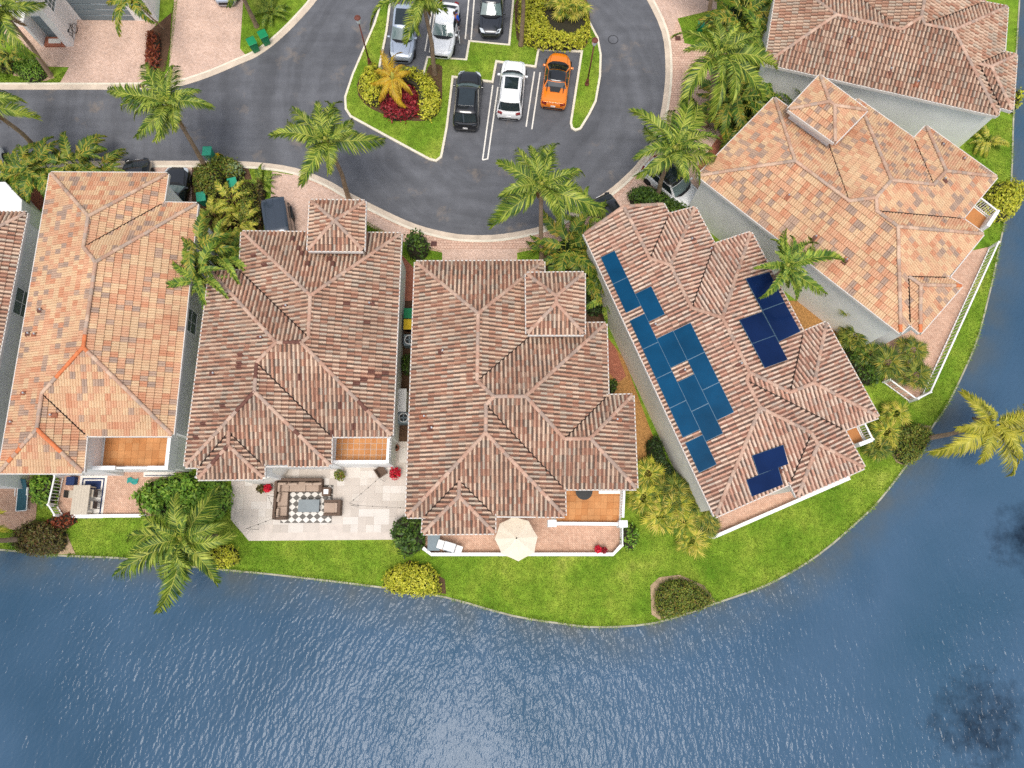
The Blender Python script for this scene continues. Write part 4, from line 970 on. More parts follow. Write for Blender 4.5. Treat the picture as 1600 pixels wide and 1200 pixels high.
# ================================================================ PLANTS
def frond_mesh(name, L, n, a0, droop, leaf, mats, width=.045, sweep=(62, 24), hang=.6, keel=.42, rr=.028, bare=.12, side=0.):
    """pinnate palm leaf: drooping stalk along +X with narrow leaflets on both sides"""
    mb = MB(); N = 14; pts = [np.zeros(3)]; angs = []
    for i in range(N):
        s = (i+.5)/N; th = a0-droop*(s**1.35); angs.append(th)
        pts.append(pts[-1]+np.array([math.cos(th), side*s, math.sin(th)])*(L/N))
    mb.tube(pts, [rr*(1-.82*i/N) for i in range(N+1)], 5, 1, cap=False)
    for i in range(n):
        s = bare+(1-bare)*(i+.5)/n; k = min(N-1, int(s*N)); f = s*N-k; p = pts[k]*(1-f)+pts[k+1]*f; th = angs[k]
        t = np.array([math.cos(th), 0, math.sin(th)]); up = np.array([-math.sin(th), 0, math.cos(th)])
        prof = min(1, .42+2.2*s) if s < .3 else 1-.62*((s-.3)/.7)**1.6
        for sd in (-1, 1):
            sw = R_(sweep[0]+(sweep[1]-sweep[0])*s+random.uniform(-7, 7)); ll = leaf*prof*random.uniform(.85, 1.1)
            side = np.array([0, sd, 0])
            d = t*math.cos(sw)+side*math.sin(sw)+up*keel*random.uniform(.3, 1); d /= np.linalg.norm(d)
            nr = np.cross(d, t); nr /= np.linalg.norm(nr)+1e-9
            wv = np.cross(nr, d)*width*random.uniform(.8, 1.15)
            hg = hang*random.uniform(.6, 1.5)
            q1 = p+d*ll*.5-np.array([0, 0, 1])*hg*ll*.16; q2 = p+d*ll*.93-np.array([0, 0, 1])*hg*ll*.75
            mb.add([p-wv*.5, p+wv*.5, q1+wv, q1-wv, q2], [(0, 1, 2, 3), (3, 2, 4)], 0)
    me = mb.mesh(name, mats); ext = max(math.hypot(v.co.x, 0) for v in me.vertices); me['ext'] = float(pts[-1][0]); return me
def frond_set(key, leafm, L=4.0, n=72, leaf=1.08, width=.042, **k):
    st = ((.85, 1.5, .1), (.6, 1.55, -.35), (.35, 1.45, .4), (.1, 1.3, -.15), (.5, 1.75, .55), (.3, 1.2, -.5))
    return [frond_mesh('frond', L, n, a, dr, leaf, [MAT[leafm], MAT['rachis']], width, side=sd, **k) for a, dr, sd in st]
FR = {'coco': frond_set('coco', 'coco'), 'cocoY': frond_set('cocoY', 'cocoY'), 'areca': frond_set('areca', 'areca', L=2.6, n=34, leaf=.62, width=.055, hang=.4),
      'royal': frond_set('royal', 'royal', L=3.2, n=56, leaf=.66, width=.055, hang=.35, keel=.7), 'lime': frond_set('lime', 'fan', L=1.9, n=30, leaf=.5, width=.045, hang=.5), 'gold': frond_set('gold', 'gold', L=2.4, n=60, leaf=.6, width=.03, hang=.8)}
UP = {k: [frond_mesh('frond', 3.0, 34, 1.25, 1.2, .7, [v[0].materials[0], MAT['rachis']], .05)] for k, v in FR.items()}
DEAD = frond_mesh('dead_frond', 3.2, 34, -.5, .9, .6, [MAT['dead'], MAT['trunk']], .035, hang=1.2, keel=.1)
def ring_trunk(mb, pts, r0, r1, m=0):
    n = len(pts); k = 26; P = smooth_line(pts, max(2, k//n)); q = len(P)
    rs = [(r0+(r1-r0)*i/(q-1))*(1.35 if i == 0 else 1.12 if i == 1 else 1)*(1.06 if i % 2 else .97) for i in range(q)]
    mb.tube(P, rs, 10, m)
def palm(label, crown, base, tips, kind='coco', z=None, r=.16, name='coconut_palm', cat='palm tree', group='palm trees', fill=8, zb=0., bow=.3, drop=.9, nuts=True):
    b = at(*base, zb) if base is not None else None
    if z is None:
        zs = np.arange(3.5, 9.5, .1); z = min(zs, key=lambda q: np.linalg.norm(at(*crown, q)[:2]-b[:2]))
    c = at(*crown, z)
    if b is None: b = np.array([c[0]+.2, c[1]+.2, zb])
    e = empty(name, b, label, cat, group)
    mb = MB(); mid = (b+c)/2+np.array([random.uniform(-bow, bow), random.uniform(-bow, bow), 0])*.6-np.array([0, 0, .1])
    ring_trunk(mb, [b-np.array([0, 0, .1]), b+(mid-b)*.5+np.array([0, 0, .1]), mid, c], r*1.15, r*.72); mb.build('trunk', MAT['trunk'], e, smooth=True, off=b)
    mb = MB(); mb.lathe([(.06, -.35), (.17, -.2), (.19, .05), (.12, .35), (.03, .6)], c-b, 8); mb.build('crownshaft', MAT['rachis'], e, smooth=True)
    lens = []
    for i, (tx, ty) in enumerate(tips):
        t = at(tx, ty, z-drop); d = t-c; D = math.hypot(d[0], d[1]); lens.append(D)
        me = FR[kind][[1, 2, 4, 5, 0, 2, 1][(i*3+len(tips)) % 7]]; s = D/me['ext']
        s = min(s, 1.6)
        o = inst('frond', me, e, loc=c-b+np.array([0, 0, random.uniform(-.1, .15)]), rz=math.atan2(d[1], d[0])+random.uniform(-.05, .05), sc=(s, min(1.15, max(.75, s)), min(1.15, max(.75, s))))
        o.rotation_euler = (random.uniform(-.6, .6), random.uniform(-.12, .16), o.rotation_euler[2])
    ml = float(np.mean(lens)) if lens else 3
    for i in range(fill):
        me = UP[kind][0] if i % 2 else FR[kind][0]; s = ml/4.0*random.uniform(.8, 1.05)
        o = inst('frond', me, e, loc=c-b+np.array([0, 0, .1]), rz=i*2.4+random.uniform(-.3, .3), sc=s)
    if nuts:
        for i in range(2):
            o = inst('dead_frond', DEAD, e, loc=c-b-np.array([0, 0, .25]), rz=random.uniform(0, 6.28), sc=ml/5.2); o.rotation_euler = (random.uniform(-.5, .5), .5, o.rotation_euler[2])
        for i in range(4):
            t = i*1.6+random.uniform(0, 1); mb = MB(); mb.lathe([(.02, -.12), (.09, -.08), (.12, 0), (.09, .09), (.02, .13)], (c-b)+np.array([math.cos(t)*.3, math.sin(t)*.3, -.3]), 8); mb.build('coconut', MAT['bushO'], e, smooth=True)
    return e
palm('coconut palm leaning over the straight road beside the left bin', (265, 165), (327, 271), [(193, 150), (196, 186), (215, 192), (225, 120), (245, 110), (290, 112), (312, 152), (341, 188), (231, 229), (277, 227), (293, 210)])
palm('coconut palm overhanging the road in front of the square turret', (510, 222), (546, 314), [(437, 230), (457, 192), (482, 180), (520, 170), (542, 176), (562, 214), (600, 240), (475, 300), (530, 275), (495, 262), (450, 212)])
palm('tall coconut palm above the road bend behind the middle house', (846, 292), (847, 405), [(768, 348), (772, 325), (783, 268), (797, 250), (830, 232), (857, 233), (872, 243), (917, 276), (930, 352), (860, 370), (905, 300), (800, 296)])
palm('large coconut palm covering the brick driveway beside the curved kerb', (1124, 86), (1103, 197), [(1047, 73), (1090, 112), (1052, 156), (1107, 176), (1121, 174), (1155, 132), (1200, 138), (1207, 107), (1182, 78), (1160, 50), (1130, 43), (1098, 50), (1080, 95)])
palm('coconut palm hanging over the white car with black roof', (1052, 236), (1026, 312), [(982, 195), (997, 218), (1032, 168), (1052, 166), (1100, 180), (1117, 266), (1088, 288), (1052, 278), (1000, 297), (1070, 272), (1110, 225)])
palm('green feather palm growing between the solar house and its peach-roofed neighbour', (1227, 418), None, [(1166, 426), (1192, 475), (1205, 366), (1223, 372), (1277, 396), (1280, 476), (1217, 452), (1196, 388), (1302, 403), (1255, 372), (1245, 470)], 'royal', z=7.4, r=.13, name='feather_palm', nuts=False)
palm('coconut palm between silver and white cars in the parking island', (660, 0), (679, 116), [(582, 12), (628, 62), (640, 48), (722, 16), (700, 24), (600, -8), (690, -40), (640, -45), (670, 30)], zb=.14)
palm('coconut palm leaning across the white garage house at top left', (2, 16), (79, 118), [(73, 30), (55, 12), (0, -30), (-50, 30), (20, 60), (28, 92), (-40, 70), (38, -10)])
palm('leaning coconut palm with bare trunk crossing the road at left edge', (-24, 165), (68, 242), [(62, 177), (35, 152), (10, 150), (-60, 120), (-80, 190), (-30, 220), (-10, 110)], z=7.5)
palm('short coconut palm on the lake bank below the left houses', (286, 842), None, [(199, 908), (204, 809), (197, 858), (245, 793), (282, 788), (355, 769), (374, 838), (353, 898), (297, 915), (274, 958), (264, 898), (222, 880), (240, 905), (320, 880)], z=4.2, drop=.7, nuts=False)
palm('yellow coconut palm leaning out over the lake at right', (1550, 662), (1433, 688), [(1487, 614), (1487, 683), (1477, 728), (1532, 726), (1560, 747), (1586, 726), (1606, 700), (1610, 640), (1578, 632), (1530, 690), (1600, 672)], 'cocoY', z=4.2, bow=.5, fill=3)
palm('palm with its trunk lying over the bronze shrub at bottom left', (-70, 838), (48, 842), [(14, 795), (10, 812), (-100, 780), (-140, 850), (-70, 920), (-20, 900), (-40, 775)], 'cocoY', z=4.5, bow=.4)
palm('palm trunk at the top edge right of the curved road', (1124, -44), (1105, 39), [(1060, -60), (1100, -100), (1160, -80), (1180, -30), (1090, -20)])
palm('palm at top edge beside the grass verge and green bins', (366, -34), (401, 41), [(374, 18), (330, -60), (360, -90), (420, -60), (400, -20), (340, -10)])
palm('palm trunk at the top edge beside the yellow island hedge', (818, -48), (814, 70), [(780, -60), (800, -100), (850, -90), (870, -40), (820, -15)], zb=.16)
palm('multi-stem feather palm beside the grey garage door', (206, -2), (256, 45), [(178, 25), (185, 40), (200, 62), (228, 48), (236, 30), (190, -20), (230, -25)], 'areca', r=.06, name='feather_palm', fill=3, nuts=False, z=4.5)
# golden feather palm in the island bed
e = palm('golden yellow feather palm in the island flower bed', (614, 121), (614, 140), [(605, 88), (585, 120), (588, 145), (600, 160), (614, 168), (625, 150), (640, 150), (642, 122), (632, 108), (594, 108), (620, 92)], 'gold', z=1.9, r=.12, name='golden_palm', cat='palm tree', fill=2, zb=.16, drop=.5, nuts=False)

# ---- clumps of arching feather palms
def areca(label, c, rad, n, h=2.2, kind='areca', scale=.8, zb=0., stems=5, name='areca_palm'):
    b = np.array([*at(*c, zb+h*.9)[:2], zb]); e = empty(name, b, label, 'palm clump', 'feather palm clumps')
    for i in range(stems):
        t = i*2.4; r = rad*.28*math.sqrt(i+.5)/math.sqrt(stems)
        mb = MB(); mb.tube([(r*math.cos(t), r*math.sin(t), 0), (r*1.3*math.cos(t), r*1.3*math.sin(t), h*.7), (r*1.7*math.cos(t), r*1.7*math.sin(t), h)], [.05, .045, .035], 6); mb.build('stem', MAT['bushO'], e, smooth=True)
    for i in range(n):
        t = i*2.39996+random.uniform(-.3, .3); k = (i+.5)/n; r = rad*.45*math.sqrt(k)
        me = FR[kind][[0, 1, 2, 4, 5][i % 5]]; s = scale*random.uniform(.75, 1.1)
        o = inst('frond', me, e, loc=(r*math.cos(t), r*math.sin(t), h*random.uniform(.55, 1.05)), rz=t+random.uniform(-.5, .5), sc=s)
        o.rotation_euler = (random.uniform(-.4, .4), random.uniform(-.25, .15), o.rotation_euler[2])
    return e
areca('orange-tipped feather palm clump at left beside the road kerb', (112, 252), 1.4, 18, 2.6, scale=1.0)
areca('green feather palm clump left of the orange-tipped one', (58, 262), 1.5, 18, 2.4, scale=1.0)
areca('feather palm clump hiding the white car at left edge', (28, 268), 1.1, 12, 2.0, scale=.9)
areca('feather palm clump beside the orange roof corner near the road', (150, 262), 1.0, 11, 2.0, scale=.85)
areca('tall green feather palm overhanging the orange roof edge', (308, 385), 1.0, 16, 6.6, 'areca', .85, stems=3)
areca('green feather palm in the gap between left houses', (345, 400), 1.0, 14, 5.6, 'royal', .75, stems=3)
areca('lower green feather palm over the gap between left houses', (312, 432), .9, 14, 6.4, 'royal', .75, stems=3)
areca('feather palm clump between middle house and road bend', (890, 385), 1.5, 20, 2.8, scale=1.05)
areca('lime yellow feather palm beside the hedge and hidden bin', (358, 312), .8, 13, 1.7, 'lime', .8, stems=4)
areca('lime yellow feather palm in front of the clipped hedge', (374, 346), .8, 13, 1.7, 'lime', .8, stems=4)
areca('lime yellow feather palm at the orange roof corner', (330, 335), .8, 12, 2.0, 'lime', .8, stems=4)
areca('lime feather palm between orange roof and hedge', (345, 365), .8, 12, 2.0, 'lime', .75, stems=4)
areca('rusty feather palm in the gap beside the brown house', (370, 392), .7, 10, 1.8, 'areca', .7, stems=4)
areca('small feather palm clump beside the dark parked car', (912, 340), 1.0, 12, 2.2, 'royal', .65)
areca('feather palm clump behind the solar house corner', (925, 415), 1.3, 16, 2.8, scale=1.05)
areca('dense feather palm clump under the large coconut palm', (1150, 152), 1.7, 24, 2.8, scale=1.1)
areca('feather palm clump with orange fronds beside the peach roof', (1160, 185), 1.5, 18, 2.4, scale=1.0)
areca('feather palm clump against the top right house wall', (1192, 112), 1.5, 20, 2.8, 'royal', 1.0)
areca('feather palm clump at top edge right of the brick driveway', (1160, 20), 1.7, 22, 2.4, scale=1.05)
areca('feather palm clump at the top right house corner', (1195, 60), 1.2, 14, 2.6, 'royal', .9)
areca('small yellowish feather palm on the grass beside the top right house', (1545, 217), .8, 14, .7, 'lime', .7)
areca('rosette plant at top left edge of the driveway', (12, 85), 1.0, 12, 1.2, 'areca', .6)
areca('dark feather palm between solar house and leaf litter path', (948, 465), .9, 10, 2.4, 'royal', .6)
areca('spiky rosette plant on the top verge near green bins', (424, 18), .6, 16, .3, 'royal', .5, name='rosette_plant')
areca('small bright rosette plant beside the pale driveway', (410, 285), .5, 9, .3, 'royal', .4, name='rosette_plant')

# ---- fan palms
def fan_mesh(mat):
    mb = MB(); mb.tube([(0, 0, 0), (.3, 0, .22), (.62, 0, .30)], [.018, .015, .012], 4, 1)
    n = 19
    for i in range(n):
        t = R_(-125+250*i/(n-1)); L = .62*(1-.28*abs(i-(n-1)/2)/((n-1)/2))*random.uniform(.92, 1.06)
        d = np.array([math.cos(t), math.sin(t), 0]); s = np.array([-d[1], d[0], 0]); o = np.array([.62, 0, .30])
        w_ = .034; z1 = np.array([0, 0, .05]); z2 = np.array([0, 0, -.13*random.uniform(.5, 1.5)])
        m1 = o+d*L*.5
        mb.add([o, m1-s*w_, m1+z1*.4, m1+s*w_, o+d*L+z2], [(0, 1, 2), (0, 2, 3), (1, 4, 2), (2, 4, 3)], 0)
    return mb.mesh('fan_leaf', [MAT[mat], MAT['rachis']])
FAN = {k: [fan_mesh(k) for _ in range(2)] for k in ('fan', 'fanG')}
def fanpalm(label, c, n=14, h=.5, s=1.0, kind='fan', zb=0., name='fan_palm', trunk=.1):
    b = at(*c, zb); b = b if h < .9 else np.array([*at(*c, zb+h)[:2], zb])
    e = empty(name, b, label, 'fan palm', 'fan palms')
    mb = MB(); mb.tube([(0, 0, -.05), (.03, .02, h*.5), (0, 0, h)], [trunk*1.2, trunk, trunk*.8], 8); mb.build('trunk', MAT['trunk'], e, smooth=True)
    for i in range(n):
        k = i/n; el = R_(70-85*k)
        o = inst('fan_leaf', FAN[kind][i % 2], e, loc=(0, 0, h-.05), rz=i*2.39996+random.uniform(-.2, .2), sc=s*random.uniform(.85, 1.15))
        o.rotation_euler = (random.uniform(-.3, .3), -el*.7, o.rotation_euler[2])
    return e
for i, (c, k, s, h, lab) in enumerate([
    ((1000, 780), 'fan', 1.2, .7, 'yellow fan palm beside the balcony railing of the middle house'), ((1008, 742), 'fan', 1.1, .7, 'yellowish fan palm at the eave corner of the middle house'),
    ((1028, 805), 'fan', 1.25, .7, 'yellow fan palm in front row facing the lawn'), ((1048, 790), 'fan', 1.2, .8, 'yellow fan palm in the middle of the clump below the solar house'),
    ((1062, 812), 'fan', 1.25, .7, 'yellow fan palm near the low white patio wall corner'), ((1072, 785), 'fanG', 1.2, .8, 'greener fan palm in the clump near the solar house wall'),
    ((1052, 765), 'fanG', 1.15, .9, 'green fan palm at the back of the clump by the dark hedge'), ((1090, 800), 'fanG', 1.2, .7, 'fan palm at the patio corner of the solar house'),
    ((1075, 845), 'fan', 1.1, .4, 'yellow fan palm standing out furthest onto the lawn'), ((1080, 765), 'fanG', 1.1, .9, 'green fan palm against the solar house wall'),
    ((1030, 775), 'fanG', 1.1, .7, 'small green fan palm behind the yellow front row'), ((1100, 820), 'fanG', .9, .5, 'dark fan palm tucked beside the white wall end'),
    ((885, 30), 'fan', 1.35, .8, 'fan palm in the middle of the yellow island hedge'), ((895, 12), 'fan', 1.2, .9, 'fan palm at top edge in the island hedge'), ((872, 5), 'fan', 1.1, .9, 'left fan palm in the top island hedge'),
    ((1370, 575), 'fanG', 1.25, .8, 'green fan palm beside the brick patio of the right house'), ((1410, 555), 'fanG', 1.05, .8, 'fan palm over the brick patio paving'),
    ((1415, 592), 'fanG', 1.1, .7, 'fan palm at the pointed patio corner'), ((1328, 530), 'fanG', 1.1, .9, 'fan palm against the right house wall by the patio'),
    ((1330, 482), 'fanG', .85, 2.4, 'small fan palm with leaning stem above the grey wall'), ((1390, 650), 'fan', 1.0, .4, 'yellow fan palm on the lawn near the fence'),
    ((1375, 680), 'fan', 1.1, .4, 'yellow fan palm beside the round dark shrub'), ((1360, 700), 'fanG', 1.0, .4, 'green fan palm below the solar house eave'),
    ((1345, 560), 'fanG', 1.0, .6, 'green fan palm in shade beside the solar house')]):
    fanpalm(lab, c, 15, h, s, k, zb=.16 if 860 < c[0] < 900 and c[1] < 60 else 0)

# ---- shrubs and hedges: footprint polygon + domed height, clothed in single leaves
def shrub(label, pts, h, mat, leaf=.11, dens=170, name='shrub', cat='shrub', zb=0., flat=.5, group='garden shrubs', rough=.18, smoothp=True):
    if smoothp: pts = smooth_line(list(map(np.array, pts))+[np.array(pts[0])], 3)[:-1]
    P = np.array([at(x, y, zb+h*.35)[:2] for x, y in pts]); b = np.array([*P.mean(0), zb])
    lo, hi = P.min(0)-.15, P.max(0)+.15
    A = abs(sum(P[i-1][0]*P[i][1]-P[i][0]*P[i-1][1] for i in range(len(P))))/2; n = max(60, int(A*dens*1.5))
    Q = rng.uniform(lo, hi, (n*4, 2)); Q = Q[inpoly_np(Q[:, 0], Q[:, 1], P)][:n]
    def dist(Q):
        D = np.full(len(Q), 1e9)
        for i in range(len(P)):
            a, c = P[i-1], P[i]; d = c-a; t = np.clip(((Q-a)@d)/(d@d+1e-9), 0, 1); D = np.minimum(D, np.linalg.norm(Q-(a+t[:, None]*d), axis=1))
        return D
    D = dist(Q); Rm = max(.15, min(flat*h*1.3, D.max())); q = np.clip(D/Rm, 0, 1)
    ph = rng.uniform(0, 6.28, 6); lump = sum(np.sin(Q[:, 0]*f+ph[i])*np.sin(Q[:, 1]*f*1.1+ph[i+1]) for i, f in enumerate((2.1, 3.7, 6.1)))/3
    top = h*np.sqrt(1-(1-q)**2)*(1+rough*lump)
    zz = top*np.where(rng.random(len(Q)) < .7, rng.uniform(.9, 1.06, len(Q)), rng.uniform(.35, .95, len(Q)))+.03
    m = len(Q); C = np.column_stack([Q+rng.normal(0, .085, (m, 2)), zz+zb])-b
    out = (Q-P.mean(0)); out /= np.linalg.norm(out, axis=1)[:, None]+1e-6
    nr = np.column_stack([out*(1-q)[:, None]*1.1, np.full(m, .75)])+rng.normal(0, .42, (m, 3)); nr /= np.linalg.norm(nr, axis=1)[:, None]
    rv = rng.normal(0, 1, (m, 3)); ax = np.cross(nr, rv); ax /= np.linalg.norm(ax, axis=1)[:, None]; bx = np.cross(nr, ax)
    l = (leaf*rng.uniform(.7, 1.3, m))[:, None]; V = np.stack([C-ax*l, C+bx*l*.45+nr*l*.1, C+ax*l, C-bx*l*.45+nr*l*.1], 1).reshape(-1, 3)
    e = empty(name, b, label, cat, group)
    o = bpy.data.objects.new('foliage', mesh_np('foliage', V, np.arange(m*4).reshape(-1, 4), MAT[mat])); COL.objects.link(o); o.parent = e
    # twiggy core
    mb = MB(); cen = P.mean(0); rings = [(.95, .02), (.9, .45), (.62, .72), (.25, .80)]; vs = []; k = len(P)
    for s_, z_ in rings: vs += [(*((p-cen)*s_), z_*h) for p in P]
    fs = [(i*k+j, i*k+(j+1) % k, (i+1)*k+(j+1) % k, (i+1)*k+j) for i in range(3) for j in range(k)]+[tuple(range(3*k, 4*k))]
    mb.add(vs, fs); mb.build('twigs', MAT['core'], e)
    return e
def ell(cx, cy, rx, ry, n=12, rot=0.):
    c, s = math.cos(rot), math.sin(rot)
    return [(cx+rx*math.cos(t)*c-ry*math.sin(t)*s, cy+rx*math.cos(t)*s+ry*math.sin(t)*c) for t in [2*math.pi*i/n for i in range(n)]]
shrub('yellow-green hedge on the left of the island flower bed', [(563, 120), (575, 106), (592, 102), (600, 125), (598, 150), (588, 163), (570, 158), (561, 140)], 1.0, 'bushY', zb=.16)
shrub('yellow-green hedge curving round the right of the island flower bed', [(620, 108), (645, 108), (668, 118), (684, 138), (689, 160), (681, 178), (668, 186), (656, 175), (654, 150), (640, 132), (622, 125)], 1.0, 'bushY', zb=.16)
shrub('red-leaved shrub at the front of the island flower bed', [(592, 150), (605, 140), (640, 135), (655, 150), (655, 172), (640, 184), (615, 187), (598, 175)], .8, 'bushR', zb=.16)
shrub('yellow-green hedge round the fan palms in the top island', [(811, 0), (838, -5), (858, 6), (855, 30), (866, 52), (895, 55), (912, 42), (905, 15), (908, 0), (920, 30), (922, 55), (910, 73), (885, 77), (845, 74), (820, 68), (810, 45)], 1.0, 'bushY', zb=.16, smoothp=False)
shrub('rust-red narrow hedge between the two pale driveways', [(231, 54), (243, 50), (250, 60), (248, 85), (243, 108), (229, 108), (230, 80)], .8, 'bushRB', name='hedge', cat='hedge')
shrub('bright green clipped round shrub beside the leaning palm foot', ell(48, 108, 25, 17), 1.1, 'bushL', leaf=.08, dens=300)
shrub('dark olive shrub at the left edge near the driveway', ell(10, 98, 22, 14), 1.0, 'bushO')
shrub('olive rounded shrub beside the black parked car', [(304, 268), (318, 258), (345, 256), (352, 275), (348, 300), (335, 312), (312, 310), (303, 290)], 1.5, 'bushO', leaf=.09, dens=260)
shrub('mixed olive shrub behind the teal and yellow bins', [(328, 252), (348, 246), (370, 252), (380, 268), (372, 282), (350, 276), (332, 268)], 1.2, 'bushO')
shrub('silvery pale shrub at the road side of the olive shrubs', ell(369, 267, 12, 10), 1.2, 'bushS', leaf=.1)
shrub('tall clipped olive hedge beside the boxy black car', [(378, 288), (392, 286), (402, 305), (404, 340), (398, 362), (380, 364), (374, 330), (374, 300)], 1.7, 'bushO', leaf=.08, dens=300, name='hedge', cat='hedge')
shrub('dark low planting along the boxy black car', [(404, 280), (414, 290), (410, 330), (408, 365), (402, 360), (403, 310)], .8, 'bushM')
shrub('leafy green shrub tree on the verge between the brown houses', ell(652, 384, 18, 17), 2.2, 'bushG', leaf=.14, dens=110, rough=.4, name='shrub')
shrub('dark green glossy shrub tree at the travertine patio corner', [(612, 830), (620, 812), (640, 806), (662, 812), (664, 838), (655, 860), (635, 870), (615, 850)], 2.2, 'bushG', leaf=.14, dens=130, rough=.4)
shrub('bright yellow dome shrub at the water edge of the centre lawn', [(599, 905), (606, 892), (622, 883), (645, 880), (668, 884), (682, 895), (686, 910), (685, 926), (660, 931), (630, 929), (604, 922)], 1.1, 'bushY', leaf=.09, dens=300)
shrub('olive clipped mound on the lawn edge by the lake curve', [(1022, 938), (1030, 915), (1050, 905), (1075, 906), (1100, 920), (1116, 940), (1090, 955), (1060, 962), (1032, 964)], .9, 'bushO', leaf=.07, dens=380)
shrub('round dark shrub at the lake edge below the leaning palm', [(1391, 690), (1396, 670), (1415, 662), (1440, 664), (1455, 676), (1450, 695), (1436, 715), (1418, 726), (1402, 716)], 1.1, 'bushO', leaf=.08, dens=320)
shrub('dark bronze shrub mound at bottom left lake edge', [(20, 842), (30, 824), (50, 815), (75, 816), (98, 828), (101, 848), (92, 862), (60, 867), (30, 862)], 1.1, 'bushM', leaf=.09, dens=280)
shrub('dry pinkish brown shrub beside the dark bronze mound', [(72, 812), (90, 806), (112, 800), (118, 815), (100, 826), (84, 828)], .7, 'bushRB', leaf=.1, dens=120)
shrub('green bush between the two left patios', [(52, 742), (85, 744), (86, 770), (82, 790), (60, 790), (50, 770)], 1.3, 'bushL', leaf=.13, dens=140)
shrub('wide light green bush on the orange house patio corner', [(203, 778), (220, 765), (235, 752), (262, 745), (290, 738), (318, 745), (345, 752), (358, 765), (356, 790), (340, 810), (300, 815), (255, 812), (232, 800), (215, 785)], 1.8, 'bushL', leaf=.16, dens=120, rough=.35)
shrub('small yellow flowering shrub at the lake edge beside the short palm', [(318, 868), (330, 855), (352, 852), (370, 860), (373, 878), (355, 885), (325, 884)], .6, 'bushY')
shrub('low dark green hedge below the white car', [(982, 300), (1000, 292), (1030, 300), (1060, 318), (1085, 332), (1075, 348), (1040, 345), (1000, 330), (985, 316)], 1.3, 'bushG', leaf=.11, dens=200, name='hedge', cat='hedge')
shrub('dark clipped hedge along the solar house wall', [(1010, 690), (1020, 682), (1032, 690), (1040, 715), (1054, 740), (1050, 758), (1036, 758), (1022, 735), (1012, 710)], 1.2, 'bushD', leaf=.08, dens=320, name='hedge', cat='hedge')
shrub('small round green shrub beside the red brick path', ell(956, 604, 8, 11), .9, 'bushG', leaf=.08, dens=260)
shrub('dark planting between turret and solar house wall', [(912, 430), (935, 425), (942, 470), (938, 490), (916, 486)], 1.2, 'bushD')
shrub('yellow-green bush at the water edge of the right house', [(1536, 318), (1545, 296), (1565, 283), (1588, 290), (1596, 308), (1588, 330), (1570, 342), (1545, 340)], 2.0, 'bushY', leaf=.12, dens=200)
shrub('small yellow bush at the far right top corner by the water', ell(1584, 158, 6, 16), 1.2, 'bushY')
shrub('loose green shrub beside the curved white railing', ell(985, 838, 13, 22), .9, 'bushL', leaf=.13, dens=90, rough=.4)
shrub('dark green plants between brown houses by the machines', ell(636, 570, 9, 16), .9, 'bushG')
shrub('dark green bush between right house patio and solar house', [(1310, 520), (1335, 525), (1360, 560), (1372, 595), (1350, 600), (1325, 560)], 1.2, 'bushG', leaf=.13, dens=140)
shrub('green planting under the large coconut palm', [(1118, 150), (1150, 120), (1200, 120), (1200, 170), (1160, 200), (1125, 200)], 1.4, 'bushG', leaf=.14, dens=100)
shrub('dark low plants on the verge at top right corner bed', [(1130, 20), (1170, 5), (1205, 20), (1190, 35), (1140, 38)], .8, 'bushD')
shrub('dark foliage behind the tall palm at the road bend', [(855, 405), (880, 380), (915, 370), (935, 400), (938, 430), (900, 440), (862, 432)], 1.0, 'bushD')
shrub('bright rosette cluster under the bottom left palm trunk', ell(26, 850, 8, 5), .3, 'bushL')

